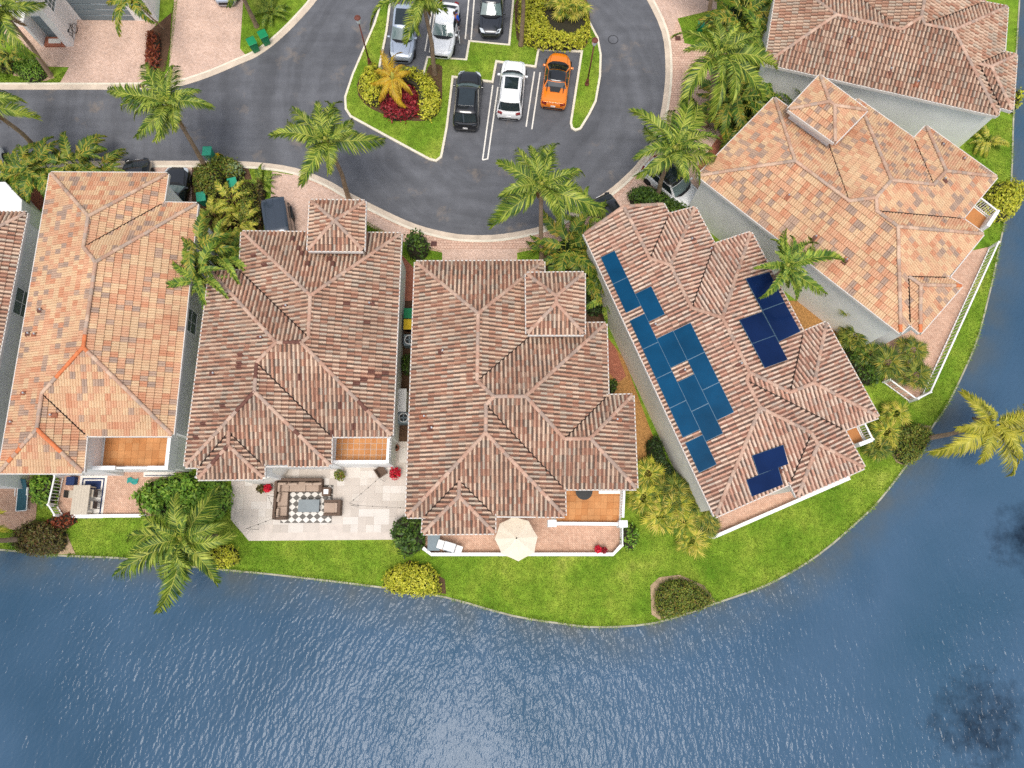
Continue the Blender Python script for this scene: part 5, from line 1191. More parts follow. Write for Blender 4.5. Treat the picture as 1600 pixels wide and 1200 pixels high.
# ================================================================ VEHICLES
def car(label, nose, tail, paint, L=4.7, Wd=1.86, H=1.45, hood=.92, belt=.98, deck=None, ws0=.75, ws1=.05, rw1=-1.35, rw0=-2.0, gt=.74, name='car', roof=None, glass='carglass', sunroof=None, cat='car', rearlow=.0, zbase=.006, tailw=.80, nosew=.72, z=.5, wheel=.34, extra=None, group='parked cars', lamps=True, rails=False):
    n = at(*nose, z)[:2]; t = at(*tail, z)[:2]; d = (n-t)/np.linalg.norm(n-t); c = n-d*L/2
    e = empty(name, (c[0], c[1], zbase), label, cat, group, rz=math.atan2(d[1], d[0]))
    hw = Wd/2; deck = deck if deck is not None else belt; roof = roof or paint
    # stations: x, half width factor, top height
    st = [(L/2-.02, nosew*.86, .58), (L/2-.10, nosew, hood-.20), (L/2-.32, nosew+.16, hood-.10), (L/2-.75, .975, hood-.03), (L/2-1.15, 1, hood), (ws0+.05, 1, belt-.02), ((ws0+rw0)/2+.5, .985, belt), ((ws0+rw0)/2-.4, .99, belt), (rw0+.25, 1, belt), (max(rw0-.02, -L/2+.34), .985, deck), (-L/2+.28, tailw+.15, deck-.04), (-L/2+.08, tailw+.05, deck-.16), (-L/2, tailw*.94, .62)]
    prof = lambda w, zt: [(0, zt+.035), (.5*w, zt+.025), (.80*w, zt-.005), (.93*w, zt-.06), (.985*w, zt-.20), (w, .52), (.985*w, .36), (.93*w, .22), (.5*w, .18), (0, .18)]
    mb = MB(); rings = []
    for x, wf, zt in st:
        h = prof(hw*wf, zt); rings.append([(x, y, z_) for y, z_ in h]+[(x, -y, z_) for y, z_ in h[-2:0:-1]])
    k = len(rings[0]); vs = [p for r in rings for p in r]; fs = []
    for i in range(len(rings)-1):
        for j in range(k): fs.append((i*k+j, (i+1)*k+j, (i+1)*k+(j+1) % k, i*k+(j+1) % k))
    fs += [tuple(range(k)), tuple(range(len(vs)-1, len(vs)-k-1, -1))]
    mb.add(vs, fs); mb.build('body', MAT[paint], e, smooth=True, sub=2)
    # greenhouse
    gb = hw*.90; gtw = hw*gt; zb_, zt_ = belt-.03, H-.04
    def loop(f, r, w, bow_f, bow_r, z_):
        P = []
        for i in range(5): y = w*(1-2*i/4); P.append((f+bow_f*(1-(y/w)**2), y, z_))          # front, left to right
        for i in range(1, 6): P.append((f+(r-f)*i/6, -w*(1.03 if 1 < i < 5 else 1.015), z_))   # right side to rear
        for i in range(5): y = -w*(1-2*i/4); P.append((r-bow_r*(1-(y/w)**2), y, z_))
        for i in range(1, 6): P.append((r+(f-r)*i/6, w*(1.03 if 1 < i < 5 else 1.015), z_))
        return P
    B = loop(ws0, rw0, gb, .20, .10, zb_); T = loop(ws1, rw1, gtw, .12, .06, zt_); N = len(B)
    mb = MB(); mb.add(B+T, [(i, i+N, (i+1) % N+N, (i+1) % N) for i in range(N)]); mb.build('cabin', MAT[paint], e, smooth=True)
    T2 = [(x*.985+ (ws1+rw1)*.0075, y*.96, H-.012) for x, y, _ in T]; T3 = [((x-(ws1+rw1)/2)*.7+(ws1+rw1)/2, y*.6, H+.012) for x, y, _ in T]
    mb = MB(); mb.add(T+T2+T3, [(i, i+N, (i+1) % N+N, (i+1) % N) for i in range(N)]+[(N+i, i+2*N, (i+1) % N+2*N, (i+1) % N+N) for i in range(N)]+[tuple(range(3*N-1, 2*N-1, -1))]); mb.build('roof', MAT[roof], e, smooth=True)
    def pane(nm, idx, mat, lo=.07, hi=.95, tr0=.0, tr1=.0):
        b_ = [np.array(B[i % N]) for i in idx]; t_ = [np.array(T[i % N]) for i in idx]; m = len(idx)
        def cut(P, a_, z_):
            P = list(P); P[0] = P[0]+(P[1]-P[0])*a_; P[-1] = P[-1]+(P[-2]-P[-1])*z_; return P
        b_ = cut(b_, tr0, tr1); t_ = cut(t_, tr0, tr1); cen = np.array([(ws0+rw0)/2, 0, 0])
        lo_ = [p+(q-p)*lo for p, q in zip(b_, t_)]; hi_ = [p+(q-p)*hi for p, q in zip(b_, t_)]
        vs = lo_+hi_; nrm = np.cross(vs[m-1]-vs[0], vs[m]-vs[0]); nrm /= np.linalg.norm(nrm)
        mid = np.mean(vs, axis=0)
        if nrm@(mid-np.array([(ws0+rw0)/2, 0, .6])) < 0: nrm = -nrm
        vs = [p+nrm*.010 for p in vs]; mb = MB(); mb.add(vs, [(i, i+m, i+m+1, i+1) for i in range(m-1)]); return mb.build(nm, MAT[mat], e, smooth=True)
    pane('windscreen', range(0, 5), glass if glass != 'carglass' else 'carglassG', .05, .96, .06, .06)
    pane('rear_window', range(10, 15), 'carglass', .08, .94, .1, .1)
    pane('side_window', [4, 5, 6, 7], 'carglass', .1, .92, .45, .08); pane('side_window', [7, 8, 9, 10], 'carglass', .1, .92, .08, .5)
    pane('side_window', [14, 15, 16, 17], 'carglass', .1, .92, .5, .08); pane('side_window', [17, 18, 19, 20], 'carglass', .1, .92, .08, .45)
    if sunroof:
        x0, x1, wy = sunroof; mb = MB(); mb.prism([(x0, -wy), (x1, -wy), (x1, wy), (x0, wy)], H-.01, H+.022); mb.build('sunroof', MAT['carglass'], e, bevel=.006)
    # wheels
    for sx in (L/2-.86, -L/2+.92):
        for sy in (-1, 1):
            mb = MB(); mb.lathe([(wheel*.55, -.10), (wheel*.93, -.10), (wheel, -.07), (wheel, .07), (wheel*.93, .10), (wheel*.55, .10)], seg=20)
            wo = mb.build('wheel', MAT['tyre'], e, smooth=False); wo.rotation_euler = (math.pi/2, 0, 0); wo.location = (sx, sy*(hw-.085), wheel)
            mb = MB(); mb.lathe([(wheel*.56, -.085), (wheel*.6, .0), (wheel*.56, .085), (.04, .06)], seg=12); mb.build('rim', MAT['rim'], wo)
    for sy in (-1, 1):
        mb = MB(); mb.box((ws0-.18, sy*(hw+.07), belt+.04), (.14, .2, .13)); mb.build('mirror', MAT[paint], e, bevel=.03)
        if lamps: mb = MB(); x = L/2-.17; mb.add([(x+.07, sy*hw*.42, hood-.215), (x+.0, sy*hw*.74, hood-.225), (x-.34, sy*hw*.885, hood-.13), (x-.20, sy*hw*.60, hood-.095)] if sy > 0 else [(x-.20, sy*hw*.60, hood-.095), (x-.34, sy*hw*.885, hood-.13), (x, sy*hw*.74, hood-.225), (x+.07, sy*hw*.42, hood-.215)], [(0, 1, 2, 3)])
        if lamps: hl = mb.build('headlight', MAT['lampglass'], e); sd_ = hl.modifiers.new('s', 'SOLIDIFY'); sd_.thickness = .05; sd_.offset = 0
        mb = MB(); mb.box((-L/2+.12, sy*hw*.70, deck-.16), (.16, hw*.36, .14), rz=-sy*.35); mb.build('taillight', MAT['taillight' if paint not in ('pBlack', 'pNavy') else 'carglassD'], e, bevel=.03)
    mb = MB(); mb.box((L/2-.035, 0, .48), (.07, hw*1.1, .2)); mb.build('grille', MAT['black'], e, bevel=.02)
    mb = MB(); mb.box((-L/2+.005, 0, .62), (.03, .34, .14)); mb.build('number_plate', MAT['white'], e)
    mb = MB(); mb.box((-L/2+.06, 0, .40), (.16, hw*1.5, .16)); mb.build('rear_bumper', MAT['black'], e, bevel=.03)
    mb = MB(); mb.add([(ws0+.02, -hw*.80, belt+.012), (ws0+.02, hw*.80, belt+.012), (ws0+.24, hw*.45, belt+.012), (ws0+.27, 0, belt+.016), (ws0+.24, -hw*.45, belt+.012)], [(0, 1, 2, 3, 4)]); o = mb.build('cowl', MAT['black'], e); s_ = o.modifiers.new('s', 'SOLIDIFY'); s_.thickness = .05
    for sy in (-1, 1):
        if rails: mb = MB(); mb.tube([(ws1-.1, sy*gtw*.93, H-.01), (ws1-.3, sy*gtw*.93, H+.05), (rw1+.3, sy*gtw*.93, H+.05), (rw1+.1, sy*gtw*.93, H-.01)], .022, 6); mb.build('roof_rail', MAT['metal' if paint == 'pWhite' else 'black'], e)
        mb = MB(); mb.tube([(ws0+.12, sy*.06+.1, belt+.05), (ws0-.1, sy*.30+.2, belt+.14)], .012, 4); mb.build('wiper', MAT['black'], e)
        mb = MB(); mb.tube([(L/2-.38, sy*hw*.62, hood-.052), (L/2-1.0, sy*hw*.70, hood+.022), (ws0+.2, sy*hw*.72, belt+.0)], .008, 4); mb.build('bonnet_gap', MAT['black'], e)
    if extra: extra(e)
    return e
suv = dict(H=1.66, hood=1.02, belt=1.08, ws0=.95, ws1=.35, rw1=-1.75, rw0=-2.12, gt=.76, tailw=.86, nosew=.76, wheel=.36)
car('shiny black SUV parked in the lower left stall of the island', (735, 114), (727, 203), 'pBlack', L=4.75, Wd=1.92, roof='pBlack', sunroof=(.2, -1.2, .56), rails=True, **suv)
car('white SUV with dark sunroof parked beside the orange sports car', (804, 98), (794, 192), 'pWhite', L=4.7, Wd=1.9, sunroof=(.25, -.75, .5), rails=True, **suv)
def vette(e):
    mb = MB(); mb.add([(-.95, -.42, 1.06), (-.95, .42, 1.06), (-1.35, .34, 1.0), (-1.35, -.34, 1.0)], [(0, 1, 2, 3)]); o = mb.build('engine_vent', MAT['black'], e); s = o.modifiers.new('s', 'SOLIDIFY'); s.thickness = .03
    for sy in (-1, 1):
        mb = MB(); mb.add([(-.35, sy*.70, 1.10), (-.35, sy*.60, 1.12), (-1.35, sy*.58, .99), (-1.35, sy*.63, .985)], [(0, 1, 2, 3) if sy < 0 else (3, 2, 1, 0)]); o = mb.build('roof_buttress', MAT['black'], e); s = o.modifiers.new('s', 'SOLIDIFY'); s.thickness = .04
    mb = MB(); mb.box((-2.16, 0, .985), (.2, 1.5, .04)); mb.build('spoiler', MAT['pOrange'], e, bevel=.015)
car('bright orange low sports car with black roof in the right stall', (875, 84), (864, 166), 'pOrange', L=4.63, Wd=1.94, H=1.22, hood=.80, belt=.86, deck=.95, ws0=1.05, ws1=.30, rw1=-.55, rw0=-1.0, gt=.66, roof='pBlack', glass='carglassD', lamps=False, nosew=.62, tailw=.88, extra=vette, name='sports_car', cat='sports car')
car('silver blue SUV with glass roof in the upper left stall', (627, 96), (639, -14), 'pSilver', L=4.75, Wd=1.88, H=1.6, hood=1.0, belt=1.05, ws0=.95, ws1=.2, rw1=-1.7, rw0=-2.1, gt=.76, sunroof=(.1, -1.3, .58))
def opendoor(e):
    mb = MB(); mb.box((.42, .0, .72), (1.02, .07, .62)); o = mb.build('door', MAT['pWhite'], e, bevel=.03); o.location = (.05, 1.02, 0); o.rotation_euler = (0, 0, R_(14))
    mb = MB(); mb.box((.38, 0, 1.18), (.8, .03, .34)); mb.build('door_window', MAT['carglass'], o)
car('white sedan with a person at its open door in the upper stall', (689, 89), (703, -2), 'pWhite', L=4.65, Wd=1.82, H=1.45, ws0=.9, ws1=.1, rw1=-1.2, rw0=-1.85, deck=1.0, extra=opendoor)
car('black sedan at the top edge in the upper right stall', (766, 57), (771, -40), 'pNavy', L=4.7, Wd=1.85, H=1.45, ws0=.9, ws1=.1, rw1=-1.2, rw0=-1.85)
car('black sedan beside the orange roof and olive shrubs', (280, 262), (271, 330), 'pBlack', L=4.8, Wd=1.88, H=1.45, ws0=.7, ws1=-.1, rw1=-1.3, rw0=-1.95)
car('black car mostly hidden behind the top eave of the orange roof', (217, 345), (217, 258), 'pBlack', L=4.7, Wd=1.86, H=1.5, ws0=.9, ws1=.1, rw1=-1.2, rw0=-1.85)
def jeepx(e):
    for sx in (1.35, -1.3):
        for sy in (-1, 1):
            mb = MB(); mb.box((sx, sy*.92, .80), (.95, .22, .08)); mb.build('fender_flare', MAT['black'], e, bevel=.03)
    mb = MB(); mb.lathe([(.2, -.11), (.37, -.11), (.40, -.06), (.40, .06), (.37, .11), (.2, .11)], seg=20); o = mb.build('spare_wheel', MAT['tyre'], e); o.rotation_euler = (0, math.pi/2, 0); o.location = (-2.28, 0, 1.05)
    for k in range(3):
        mb = MB(); mb.box((-.8, -.45+.45*k, 1.875), (2.3, .03, .02)); mb.build('roof_rib', MAT['pSlate'], e)
car('boxy black four-by-four with flat dark roof behind the brown roof', (441, 400), (427, 306), 'pBlack', L=4.3, Wd=1.85, H=1.86, hood=1.12, belt=1.2, ws0=.72, ws1=.55, rw1=-2.0, rw0=-2.05, gt=.86, roof='pSlate', tailw=.93, nosew=.86, wheel=.40, extra=jeepx, name='four_by_four', cat='off-road car', z=1.4)
car('white SUV with black roof under the palm beside the peach roof', (1088, 324), (1008, 254), 'pWhite', L=4.8, Wd=1.95, H=1.66, hood=1.02, belt=1.08, ws0=.95, ws1=.35, rw1=-1.75, rw0=-2.12, gt=.78, roof='pBlack', tailw=.86, sunroof=(.2, -.9, .5))
car('dark car half hidden by palms above the solar house roof', (985, 392), (947, 331), 'pBlack', L=4.6, Wd=1.85, H=1.5, ws0=.9, ws1=.1, rw1=-1.4, rw0=-1.95)
car('pale car cut by the top edge above the driveway', (352, 6), (356, -80), 'pSilver', L=4.6, Wd=1.85, H=1.5, ws0=.9, ws1=.1, rw1=-1.4, rw0=-1.95)
car('white car cut by the left edge beside the feather palms', (-12, 320), (-16, 236), 'pWhite', L=4.6, Wd=1.85, H=1.55, ws0=.9, ws1=.1, rw1=-1.4, rw0=-1.95)

# ================================================================ PERSON
def person():
    b = at(717, 46, .006); e = empty('person', b, 'person in blue shirt and dark shorts leaning into the white sedan', 'person', rz=R_(160))
    J = {'pel': (0, 0, .92), 'sp': (.06, 0, 1.12), 'ch': (.14, 0, 1.32), 'nk': (.21, 0, 1.47), 'hd': (.27, 0, 1.58), 'ht': (.29, 0, 1.68),
         'hl': (0, .1, .90), 'kl': (.03, .12, .50), 'al': (-.05, .13, .10), 'tl': (.12, .14, .04), 'hr': (0, -.1, .90), 'kr': (.10, -.12, .50), 'ar': (.08, -.14, .10), 'tr': (.24, -.15, .04),
         'sl': (.15, .19, 1.36), 'el': (.36, .26, 1.26), 'wl': (.58, .20, 1.30), 'fl': (.67, .18, 1.31), 'sr': (.15, -.19, 1.36), 'er': (.34, -.26, 1.22), 'wr': (.56, -.20, 1.24), 'fr': (.65, -.18, 1.24)}
    Rr = {'pel': .13, 'sp': .125, 'ch': .145, 'nk': .06, 'hd': .095, 'ht': .07, 'hl': .095, 'kl': .06, 'al': .042, 'tl': .035, 'sl': .07, 'el': .043, 'wl': .03, 'fl': .025}
    for k in ('h', 'k', 'a', 't', 's', 'e', 'w', 'f'): Rr[k+'r'] = Rr[k+'l']
    E_ = [('pel', 'sp'), ('sp', 'ch'), ('ch', 'nk'), ('nk', 'hd'), ('hd', 'ht')]+[(a+s, c+s) for s in 'lr' for a, c in (('h', 'k'), ('k', 'a'), ('a', 't'), ('s', 'e'), ('e', 'w'), ('w', 'f'))]+[('pel', 'hl'), ('pel', 'hr'), ('ch', 'sl'), ('ch', 'sr')]
    def skin(nm, keys, grow, mat, par):
        ks = [k for k in J if k in keys]; ix = {k: i for i, k in enumerate(ks)}
        me = bpy.data.meshes.new(nm); me.from_pydata([J[k] for k in ks], [(ix[a], ix[c]) for a, c in E_ if a in ix and c in ix], []); me.materials.append(MAT[mat])
        o = bpy.data.objects.new(nm, me); COL.objects.link(o); o.parent = par
        o.modifiers.new('skin', 'SKIN'); lay = me.skin_vertices[0].data if me.skin_vertices else None
        if lay is None:
            bpy.context.view_layer.objects.active = o; me.attributes
        for k in ks: lay[ix[k]].radius = (Rr[k]*grow, Rr[k]*grow)
        lay[0].use_root = True
        sb = o.modifiers.new('sub', 'SUBSURF'); sb.levels = 2; sb.render_levels = 2; me.polygons.foreach_set('use_smooth', [True]*len(me.polygons)); return o
    skin('body', set(J), 1.0, 'skin', e)
    J2 = dict(J)
    skin('shirt', {'pel', 'sp', 'ch', 'sl', 'sr'}, 1.14, 'shirt', e)
    for s in (1, -1):
        mb = MB(); a = np.array(J['sl' if s > 0 else 'sr']); c = np.array(J['el' if s > 0 else 'er']); mb.tube([a, a+(c-a)*.75], [.085, .065], 10); mb.build('sleeve', MAT['shirt'], e, smooth=True)
    skin('shorts', {'pel', 'hl', 'hr'}, 1.2, 'shorts', e)
    for s in 'lr':
        a = np.array(J['h'+s]); c = np.array(J['k'+s]); mb = MB(); mb.tube([a, a+(c-a)*.85], [.115, .09], 10); mb.build('shorts_leg', MAT['shorts'], e, smooth=True)
        f = np.array(J['a'+s]); mb = MB(); mb.box((f[0]+.08, f[1], .05), (.27, .10, .09)); mb.build('shoe', MAT['white'], e, bevel=.03)
    for sd in (1, -1):
        w_ = np.array(J['f'+('l' if sd > 0 else 'r')])
        for k in range(4):
            mb = MB(); y = (k-1.5)*.02; mb.tube([w_+np.array([-.01, y, 0]), w_+np.array([.04, y, -.005]), w_+np.array([.075-.008*abs(k-1.4), y, -.025])], [.009, .008, .006], 6); mb.build('finger', MAT['skin'], e, smooth=True)
        mb = MB(); mb.tube([w_+np.array([-.03, -sd*.025, 0]), w_+np.array([.0, -sd*.055, -.01]), w_+np.array([.025, -sd*.06, -.02])], [.011, .009, .007], 6); mb.build('thumb', MAT['skin'], e, smooth=True)
    mb = MB(); mb.lathe([(.02, .115), (.07, .10), (.10, .05), (.108, 0), (.098, -.04)], (.265, 0, 1.625), 14); mb.build('hair', MAT['hair'], e, smooth=True)
    mb = MB(); mb.lathe([(.004, .02), (.014, -.01), (.016, -.02), (.004, -.026)], (.375, 0, 1.60), 8); mb.build('nose', MAT['skin'], e, smooth=True)
person()

# ================================================================ STREET FURNITURE
def lamp(label, top, base, zb):
    b = at(*base, zb); e = empty('street_lamp', b, label, 'street lamp', 'brown street lamps')
    mb = MB(); mb.lathe([(.17, 0), (.17, .12), (.12, .18), (.11, .55), (.075, .62), (.06, .7)], seg=10); mb.build('base', MAT['rust'], e)
    mb = MB(); mb.tube([(0, 0, .6), (0, 0, 4.3)], [.055, .045], 10); mb.build('pole', MAT['rust'], e, smooth=True)
    mb = MB(); mb.lathe([(.05, 4.2), (.09, 4.3), (.17, 4.42), (.19, 4.72), (.17, 4.76)], seg=8); mb.build('lantern', MAT['lampglass'], e)
    mb = MB(); mb.lathe([(.24, 4.765), (.20, 4.84), (.08, 4.94), (.03, 5.02)], seg=8); mb.build('cap', MAT['rust'], e)
lamp('brown street lamp on the left edge of the parking island', (557, 24), (578, 100), .145)
lamp('brown street lamp on the grass strip right of the orange car', (929, 67), (917, 132), .145)
def bin_(label, c, mat, lid=None, rz=0., z=0.02, s=1., lean=0.):
    b = at(*c, z); e = empty('wheelie_bin', b, label, 'wheelie bin', 'wheelie bins', rz=rz)
    mb = MB(); a0, a1 = .24*s, .30*s
    vs = [(x*a0, y*a0, .08) for x, y in ((-1, -1), (1, -1), (1, 1), (-1, 1))]+[(x*a1, y*a1*1.1, 1.0*s) for x, y in ((-1, -1), (1, -1), (1, 1), (-1, 1))]
    mb.add(vs, [(0, 3, 2, 1), (0, 1, 5, 4), (1, 2, 6, 5), (2, 3, 7, 6), (3, 0, 4, 7), (4, 5, 6, 7)]); mb.build('body', MAT[mat], e, bevel=.03)
    mb = MB(); mb.box((0, 0, 1.03*s), (.64*s, .72*s, .06)); l = mb.build('lid', MAT[lid or mat], e, bevel=.02)
    mb = MB(); mb.box((0, .38*s, 1.0*s), (.5*s, .05, .05)); mb.build('handle', MAT['black'], e)
    for sx in (-1, 1):
        mb = MB(); mb.lathe([(.1, -.03), (.12, 0), (.1, .03)], seg=12); w_ = mb.build('wheel', MAT['black'], e); w_.rotation_euler = (0, math.pi/2, 0); w_.location = (sx*.25*s, .24*s, .12)
bin_('green wheelie bin at the kerb, left of the two near the driveway', (400, 79), 'binG', rz=.5)
bin_('green wheelie bin at the kerb, right of the two on the verge', (417, 68), 'binG', rz=.5)
bin_('teal wheelie bin beside the leaning palm trunk on the road edge', (332, 248), 'binT')
bin_('teal wheelie bin half hidden in the shrubs behind the hedge', (371, 296), 'binT', rz=.3)
bin_('teal bin lid showing between fan palms and black sedan', (323, 318), 'binT', rz=.2)
bin_('small dark green bin on the grass near the top right palm', (1092, 49), 'binG', 'binT', s=.75)
bin_('green wheelie bin in the narrow gap between brown roofs', (641, 497), 'binG', z=.01)
bin_('yellow-lidded black bin in the narrow gap between brown roofs', (641, 514), 'black', 'binY', z=.01)
b = at(344, 247, .01); e = empty('caution_sign', b, 'small yellow folding sign beside the teal bin on the road', 'sign')
for s in (-1, 1):
    mb = MB(); mb.add([(-.22, s*.22, 0), (.22, s*.22, 0), (.10, s*.02, .62), (-.10, s*.02, .62)], [(0, 1, 2, 3)]); o = mb.build('panel', MAT['binY'], e); q = o.modifiers.new('s', 'SOLIDIFY'); q.thickness = .02

# ================================================================ PATIOS, FENCES, FURNITURE
def patio(name, pts, z, mat, label=None):
    P = [at(x, y, 0)[:2] for x, y in pts]; mb = MB(); mb.prism(P, -.02, z); o = mb.build(name, mat); o['kind'] = 'structure'; return o, P
# travertine patio, single slabs
pt, P = patio('stone_patio', [(362, 720), (361, 812), (389, 845), (637, 843), (640, 690), (605, 690), (605, 715)], .03, MAT['grout'])
lo = np.min(P, axis=0); hi = np.max(P, axis=0)
u = .50; nx = int((hi[0]-lo[0])/u)+1; ny = int((hi[1]-lo[1])/u)+1; used = np.zeros((nx+3, ny+3), bool); inner = offset_poly(P, .04)
cnt = 0; rest = MB()
for i in range(nx):
    for j in range(ny):
        if used[i, j]: continue
        w_, h_ = random.choice([(1, 1), (2, 1), (1, 2), (2, 2), (1, 1), (2, 1), (1, 1)])
        while w_ > 1 and used[i+w_-1, j]: w_ -= 1
        used[i:i+w_, j:j+h_] = True
        x0, y0 = lo[0]+i*u+.006, lo[1]+j*u+.006; x1, y1 = x0+w_*u-.012, y0+h_*u-.012
        if not all(inpoly(x, y, inner) for x, y in ((x0, y0), (x1, y0), (x1, y1), (x0, y1))): continue
        mb = MB(); mb.prism([(x0, y0), (x1, y0), (x1, y1), (x0, y1)], .025, .045+random.uniform(-.002, .002))
        if cnt < 300: mb.build('paving_slab', MAT['travertine'], pt); cnt += 1
patio('brick_patio', [(664, 800), (664, 856), (676, 864), (955, 864), (968, 851), (970, 800), (880, 760)], .03, MAT['patio'])
patio('brick_patio', [(95, 730), (85, 788), (97, 806), (283, 806), (290, 730)], .03, MAT['patio'])
patio('brick_patio', [(-60, 735), (50, 738), (58, 788), (56, 811), (28, 829), (-60, 812)], .03, MAT['patio'])
patio('brick_patio', [(1330, 545), (1400, 470), (1480, 400), (1545, 386), (1470, 560), (1438, 618), (1420, 628), (1378, 596), (1395, 575)], .03, MAT['patio'])
patio('brick_patio', [(1098, 830), (1112, 800), (1235, 740), (1340, 720), (1328, 746), (1110, 838)], .03, MAT['patio'])

def fence(label, line, h, step, z=0.03, name='white_fence', mat='white', rail=.09, w=.035, cat='fence', closed_cap=False):
    L = [at(x, y, z) for x, y in line]; c = np.mean(L, axis=0); c[2] = z
    e = empty(name, c, label, cat, 'white patio fences')
    balustrade(e, c, [p[:2] for p in L], z, h, step, w, rail, True, MAT[mat]); return e
fence('white picket railing on the left of the orange house patio', [(100, 745), (90, 790), (100, 806)], 1.0, .20)
fence('long white railing along the patio of the right peach house', [(1545, 388), (1440, 618), (1421, 628)], 1.05, .30, rail=.10)
fence('short white railing closing the pointed patio corner', [(1379, 597), (1420, 627)], .9, .3)
fence('short white railing by the travertine patio and bush', [(316, 748), (322, 755)], 1.0, .2)
def lowwall(label, line, h, th=.16, z=0.):
    L = [at(x, y, z)[:2] for x, y in line]; c = np.array([*np.mean(L, axis=0), z]); e = empty('low_wall', c, label, 'wall', 'low white patio walls')
    parapet(e, c, L, z, z+h-.05, th, MAT['white'], 'wall'); parapet(e, c, L, z+h-.05, z+h+.01, th+.08, MAT['white'], 'coping')
lowwall('low white wall along the lawn side of the middle house patio', [(662, 856), (675, 866), (956, 866), (969, 852)], .55, .14)
fence('white baluster railing on the right side of the middle house patio', [(969, 852), (969, 822)], .9, .16)
lowwall('low white wall along the lawn side of the solar house patio', [(1098, 832), (1110, 840), (1322, 748)], .55, .14)
lowwall('low white wall along the orange house patio lawn edge', [(98, 807), (232, 806)], .35, .14)

def thing(name, c, label, cat, rz=0., z=.045, group=None): return empty(name, at(*c, z), label, cat, group, rz)
# outdoor lounge on the travertine patio
s0 = at(432, 748, .4); s1 = at(505, 748, .4); s2 = at(432, 812, .4); Lx = s1[0]-s0[0]; Ly = s0[1]-s2[1]
e = empty('corner_sofa', (s0[0], s0[1], .046), 'brown rattan corner sofa with taupe cushions on pale patio', 'sofa')
for nm, x0, x1, y0, y1, z0, z1, mt in [('base', 0, Lx, -.85, 0, .02, .30, 'rattan'), ('base', 0, .85, -Ly, -.86, .02, .30, 'rattan'), ('backrest', 0, Lx, -.18, 0, .301, .72, 'rattan'), ('backrest', 0, .18, -Ly, -.19, .301, .72, 'rattan'), ('armrest', Lx-.2, Lx, -.85, -.181, .301, .6, 'rattan'), ('armrest', .181, .85, -Ly, -Ly+.2, .301, .6, 'rattan'),
    ('seat_cushion', .9, 1.95, -.83, -.2, .302, .45, 'cushion'), ('seat_cushion', 1.97, Lx-.22, -.83, -.2, .302, .45, 'cushion'), ('seat_cushion', .2, .88, -.83, -.2, .302, .45, 'cushion'), ('seat_cushion', .2, .83, -1.75, -.86, .302, .45, 'cushion'), ('seat_cushion', .2, .83, -Ly+.22, -1.77, .302, .45, 'cushion')]:
    mb = MB(); mb.box(((x0+x1)/2, (y0+y1)/2, (z0+z1)/2), (x1-x0, y1-y0, z1-z0)); mb.build(nm, MAT[mt], e, bevel=.04 if mt == 'cushion' else .02)
for x, y, r in [(.5, -.32, 0), (1.2, -.34, .05), (2.2, -.34, -.04), (2.75, -.33, .06), (.32, -.6, 1.57), (.34, -1.25, 1.4), (.34, -2.2, 1.57)]:
    mb = MB(); mb.box((0, 0, 0), (.55, .16, .42)); o = mb.build('pillow', MAT['cushion'], e, bevel=.06); o.location = (x, y, .62); o.rotation_euler = (.35, 0, r) if abs(r) < 1 else (0, 0, r)
e = thing('armchair', (522, 794), 'brown rattan armchair with taupe cushion facing the corner sofa', 'armchair')
for nm, x, y, z_, d, mt in [('base', 0, 0, .16, (1.1, 1.0, .28), 'rattan'), ('backrest', .46, 0, .51, (.2, 1.0, .42), 'rattan'), ('armrest', -.1, .42, .44, (.9, .16, .28), 'rattan'), ('armrest', -.1, -.42, .44, (.9, .16, .28), 'rattan'), ('seat_cushion', -.1, 0, .375, (.9, .66, .15), 'cushion'), ('pillow', .28, 0, .56, (.16, .6, .36), 'cushion')]:
    mb = MB(); mb.box((x, y, z_), d); mb.build(nm, MAT[mt], e, bevel=.03)
e = thing('coffee_table', (485, 791), 'grey rectangular coffee table on the diamond rug', 'table', z=.06)
mb = MB(); mb.box((0, 0, .42), (1.35, .8, .05)); mb.build('tabletop', MAT['slate'], e, bevel=.01)
for sx in (-1, 1):
    for sy in (-1, 1): mb = MB(); mb.box((sx*.58, sy*.32, .2), (.07, .07, .395)); mb.build('leg', MAT['dark'], e)
mb = MB(); mb.box((0, 0, .28), (1.2, .66, .2)); mb.build('apron', MAT['dark'], e)
e = thing('side_table', (512, 769), 'small dark side table with white top beside the corner sofa', 'side table', z=.06)
mb = MB(); mb.box((0, 0, .24), (.55, .55, .44)); mb.build('frame', MAT['rattan'], e, bevel=.02); mb = MB(); mb.box((0, 0, .47), (.3, .3, .02)); mb.build('tabletop', MAT['white'], e)
